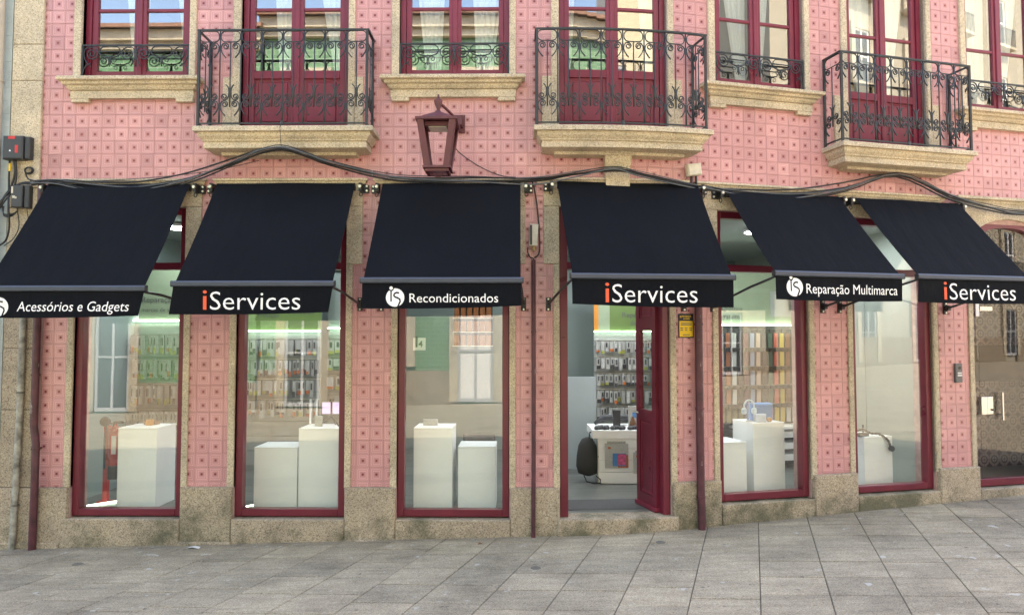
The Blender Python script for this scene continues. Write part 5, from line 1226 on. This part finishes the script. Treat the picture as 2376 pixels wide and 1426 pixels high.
thing_mesh('dark_cushion', MB().fbox(-0.66, -0.29, -0.95, -0.81, 0.24, 0.96, .03), M['box_dark'], 'dark padded case behind the low pedestal in the third window', 'case')
mb = MB().fbox(2.90, 3.18, -0.72, -0.60, 1.101, 1.30, .02); thing_mesh('speaker', mb, M['blue'], 'blue portable speaker on the tall pedestal right of the door', 'speaker')
thing_mesh('small_radio', MB().fbox(2.86, 2.99, -0.52, -0.46, 1.101, 1.19, .008), simple('pale_blue_plastic', (0.45, 0.52, 0.62), 0.4), 'small pale blue radio in front of the blue speaker', 'radio')
thing_mesh('tape_roll', MB().lathe(W(3.05, -0.5, 1.101), [(0.02, 0), (0.03, 0.01), (0.03, 0.035), (0.02, 0.045)], 12), simple('amber', (0.4, 0.18, 0.03), 0.4), 'small amber gadget at the right of the pale radio', 'gadget')
hp = empty('headphones', W(2.83, -0.55, 1.101), 'pale blue headphones on a thin stand on the tall pedestal', 'headphones'); hpm = simple('headphone_blue', (0.45, 0.58, 0.66), 0.4)
cc = W(2.83, -0.56, 1.27); ux = Vector((math.cos(BA), math.sin(BA), 0))
MB().tube([cc + ux * (0.065 * math.cos(R(a_))) + Vector((0, 0, 0.075 * math.sin(R(a_)))) for a_ in range(-20, 201, 20)], 0.010, 6).build('headband', hpm, hp)
for sgn in (-1, 1): MB().lathe(cc + ux * (sgn * 0.065) + Vector((0, 0, -0.05)), [(0.018, -0.035), (0.03, -0.02), (0.03, 0.02), (0.018, 0.035)], 10).build('ear_cup', hpm, hp)
MB().tube([W(2.83, -0.56, 1.102), W(2.83, -0.56, 1.34)], 0.006, 6).build('stand_rod', M['steel'], hp); MB().lathe(W(2.83, -0.56, 1.101), [(0.04, 0), (0.04, 0.008), (0.008, 0.012)], 12).build('stand_foot', M['steel'], hp)
fa = empty('flexible_arm', W(4.45, -0.42, 0.895), 'black flexible arm mount drooping over the pedestal in the sixth window', 'phone mount')
pts = catmull([W(4.22, -0.48, 0.96), W(4.30, -0.47, 0.975), W(4.38, -0.44, 0.93), W(4.48, -0.41, 0.92), W(4.55, -0.37, 0.86), W(4.585, -0.36, 0.78)], 5)
MB().tube(pts, [0.016 if i % 2 else 0.011 for i in range(len(pts))], 8).build('gooseneck', M['black'], fa); MB().lathe(W(4.59, -0.35, 0.755), [(0.0, -0.012), (0.034, -0.012), (0.034, 0.012), (0.0, 0.012)], 14, Matrix.Rotation(R(90), 4, 'X')).build('magnet_head', M['box_dark'], fa)
MB().tube([W(4.30, -0.47, 0.93), W(4.30, -0.47, 1.03)], 0.009, 6).build('clamp_post', M['black'], fa); MB().fbox(4.22, 4.36, -0.5, -0.44, 0.896, 0.935, .006).build('clamp_foot', M['black'], fa)
# lamps: ceiling discs and floor level LED lines
for k, (s, d) in enumerate(((-4.2, -1.3), (-3.2, -2.0), (-1.9, -1.5), (-0.6, -1.5), (0.9, -1.7), (0.6, -3.2), (2.3, -1.4), (3.4, -1.2), (4.5, -0.9), (2.6, -3.2))):
    e = empty('ceiling_lamp', W(s, d, 3.44), f'round white ceiling lamp, {ordn[k]} counted from the left inside the shop', 'lamp', 'ceiling lamps in the shop')
    MB().lathe(W(s, d, 3.415), [(0.17, 0.03), (0.17, 0.0), (0.16, -0.004)], 20).build('rim', M['white'], e); MB().lathe(W(s, d, 3.405), [(0.155, 0.004), (0.155, 0.0)], 20).build('diffuser', M['lamp'], e)
tag(MB().box(0, 0.45, -0.005, 0.005, 0.0, 0.012, Matrix.Translation((-4.74, 0.40, 0.236)) @ Matrix.Rotation(R(48), 4, 'Z')).build('floor_light', M['led']), 'bright light strip on the floor in the leftmost window', 'light strip')
tag(MB().box(0, 0.30, -0.005, 0.005, 0.0, 0.012, Matrix.Translation((-3.02 + .05, 0.42, 0.236)) @ Matrix.Rotation(R(50), 4, 'Z')).build('floor_light', M['led']), 'bright light strip on the floor in the second window', 'light strip')

# ------------------------------------------------------------------ across the street (seen in the glass)
def shade(c, k): return tuple(x * k for x in c)
OPM = {'stone': granite_mat('opposite_granite', (0.50, 0.43, 0.32), (0.25, 0.21, 0.15), (0.62, 0.55, 0.44)), 'green': None, 'yellow': None, 'base': granite_mat('opposite_plinth', (0.30, 0.235, 0.165), (0.15, 0.12, 0.08), (0.4, 0.33, 0.25)),
       'beige': simple('beige_render', (0.35, 0.315, 0.245), 0.85, var=0.05, scale=1.5), 'greyw': simple('grey_metal', (0.42, 0.43, 0.45), 0.4, var=0.05), 'roof': simple('roof_tiles_far', (0.25, 0.135, 0.09), 0.8, var=0.2)}
def brick_mat(name, c1, c2, mor, w, h):
    m, n, l, b = new_mat(name); t = n.new('ShaderNodeTexBrick'); t.inputs['Color1'].default_value = (*c1, 1); t.inputs['Color2'].default_value = (*c2, 1); t.inputs['Mortar'].default_value = (*mor, 1)
    t.inputs['Scale'].default_value = 1; t.inputs['Brick Width'].default_value = w; t.inputs['Row Height'].default_value = h; t.inputs['Mortar Size'].default_value = 0.008
    g = n.new('ShaderNodeNewGeometry'); mp = n.new('ShaderNodeMapping'); mp.inputs['Rotation'].default_value = (R(90), 0, 0); l.new(g.outputs['Position'], mp.inputs[0]); l.new(mp.outputs[0], t.inputs[0]); l.new(t.outputs[0], b.inputs['Base Color']); b.inputs['Roughness'].default_value = 0.35; return m
OPM['green'] = brick_mat('green_tiles', (0.085, 0.19, 0.085), (0.10, 0.22, 0.10), (0.3, 0.36, 0.28), 0.28, 0.14)
OPM['yellow'] = brick_mat('yellow_brick', (0.50, 0.43, 0.28), (0.54, 0.47, 0.31), (0.36, 0.31, 0.21), 0.5, 0.20)
YO = -15.5
def opposite(name, x0, x1, h, wall, label, floors, bays, door_bays=(), roof=True, depth=9.0):
    gz = GZ(x0) - 0.3; root = empty(name, ((x0 + x1) / 2, YO, gz), label, 'building')
    MB().box(x0, x1, YO - depth, YO, gz - 1, h).build('wall', OPM[wall], root)
    bw = (x1 - x0) / bays; cuts = [x0 - .05]
    for k in sorted(door_bays): cuts += [x0 + bw * (k + .5) - .575, x0 + bw * (k + .5) + .575]
    cuts.append(x1 + .05)
    for k in range(0, len(cuts), 2): MB().box(cuts[k], cuts[k + 1], YO, YO + 0.10, gz, GZ((x0 + x1) / 2) + 1.05).build('plinth', OPM['base'], root)
    cs = MB(); cs.box(x0 - .1, x1 + .1, YO, YO + 0.35, h - 0.35, h); cs.box(x0 - .05, x1 + .05, YO, YO + 0.20, h - 0.60, h - 0.352); cs.build('cornice', OPM['stone'], root)
    if roof: MB().add([(x0 - .2, YO + .55, h), (x1 + .2, YO + .55, h), (x1 + .2, YO - depth, h + 2.5), (x0 - .2, YO - depth, h + 2.5), (x0 - .2, YO + .55, h + .12), (x1 + .2, YO + .55, h + .12), (x1 + .2, YO - depth, h + 2.7), (x0 - .2, YO - depth, h + 2.7)], [(0, 1, 2, 3), (7, 6, 5, 4), (0, 4, 5, 1), (1, 5, 6, 2), (3, 7, 4, 0)]).build('roof', OPM['roof'], root)
    bw = (x1 - x0) / bays
    for fl_, (zb_, zt_) in enumerate(floors):
        for k in range(bays):
            cx = x0 + bw * (k + 0.5); ww = 1.15 if fl_ == 0 else 1.1; g0 = GZ(cx)
            z0_ = g0 + 0.05 if fl_ == 0 and k in door_bays else zb_
            st = MB(); st.box(cx - ww / 2 - 0.28, cx - ww / 2, YO, YO + 0.14, z0_ - (0.2 if fl_ else 0), zt_ + 0.28); st.box(cx + ww / 2, cx + ww / 2 + 0.28, YO, YO + 0.14, z0_ - (.2 if fl_ else 0), zt_ + 0.28); st.box(cx - ww / 2, cx + ww / 2, YO, YO + 0.139, zt_, zt_ + 0.28)
            w_ = st.build('window', OPM['stone'], root)
            fr = MB(); fr.box(cx - ww / 2, cx - ww / 2 + 0.09, YO, YO + 0.07, z0_, zt_); fr.box(cx + ww / 2 - 0.09, cx + ww / 2, YO, YO + 0.07, z0_, zt_); fr.box(cx - ww / 2 + .09, cx + ww / 2 - .09, YO, YO + 0.069, zt_ - .09, zt_); fr.box(cx - ww / 2 + .09, cx + ww / 2 - .09, YO, YO + 0.069, z0_, z0_ + .12); fr.box(cx - .04, cx + .04, YO, YO + 0.068, z0_ + .12, zt_ - .09); fr.box(cx - ww / 2 + .09, cx + ww / 2 - .09, YO, YO + .067, (z0_ + zt_) / 2, (z0_ + zt_) / 2 + .06)
            fr.build('frame', OPM['greyw'] if fl_ == 0 else M['white'], w_)
            paper = fl_ == 0 and k in door_bays and abs(cx + 1.45) < 0.5
            MB().box(cx - ww / 2 + .02, cx + ww / 2 - .02, YO + 0.005, YO + 0.03, z0_ + .02, zt_ - .02).build('pane', M['paper'] if paper else M['box_dark'] if fl_ != 2 else M['glass_opp'], w_)
            if fl_: 
                MB().box(cx - ww / 2 - .4, cx + ww / 2 + .4, YO, YO + 0.45, z0_ - 0.22, z0_ - 0.06).build('balcony_slab', OPM['stone'], w_)
                rl = MB()
                for j in range(15): x = cx - ww / 2 - .35 + j * (ww + .7) / 14; rl.box(x - .012, x + .012, YO + .40, YO + .425, z0_ - .06, z0_ + .9)
                rl.box(cx - ww / 2 - .38, cx + ww / 2 + .38, YO + .395, YO + .43, z0_ + .9, z0_ + .95); rl.build('railing', M['iron'], w_)
    return root
opposite('opposite_building', -24, -8.6, 12.2, 'green', 'green tiled house across the street reflected in the leftmost window', [(1.2, 3.2), (4.8, 7.0), (8.3, 10.4)], 5, (1, 3))
opposite('opposite_building', -8.45, 5.55, 12.6, 'green', 'green tiled house with a grey papered door across the street, reflected in the third window', [(1.2, 3.3), (4.9, 7.2), (8.5, 10.7)], 5, (0, 2, 4))
opposite('opposite_building', 5.65, 12.5, 15.5, 'yellow', 'yellow brick house across the street reflected in the balcony door', [(1.2, 3.4), (5.0, 7.4), (9.0, 11.4)], 3, (1,))
opposite('opposite_building', 12.6, 21.0, 4.2, 'beige', 'low beige wall building across the street reflected right of the door', [(1.2, 3.2)], 2, (1,), roof=False)
opposite('opposite_building', 21.6, 60.0, 26.0, 'beige', 'tall beige building across the street reflected in the rightmost windows', [(1.0, 3.8), (5.5, 8.2), (10.0, 12.8), (14.5, 17.2), (19, 21.7)], 9, (0, 2, 4, 6), roof=False)
e = empty('number_card', W(-1.05, -0.11, 1.93), 'white card with the number 14 inside the third shop window', 'card')
MB().fbox(-1.125, -0.995, -0.108, -0.104, 1.93, 2.06).build('card', M['paper'], e)
place_text('1', 0.022, WM(-1.10, -0.1025, 1.965), M['print_grey'], e, bold=0.02); place_text('4', 0.045, WM(-1.07, -0.1025, 1.965), M['print_grey'], e, bold=0.02)
print('objects', len(bpy.data.objects))
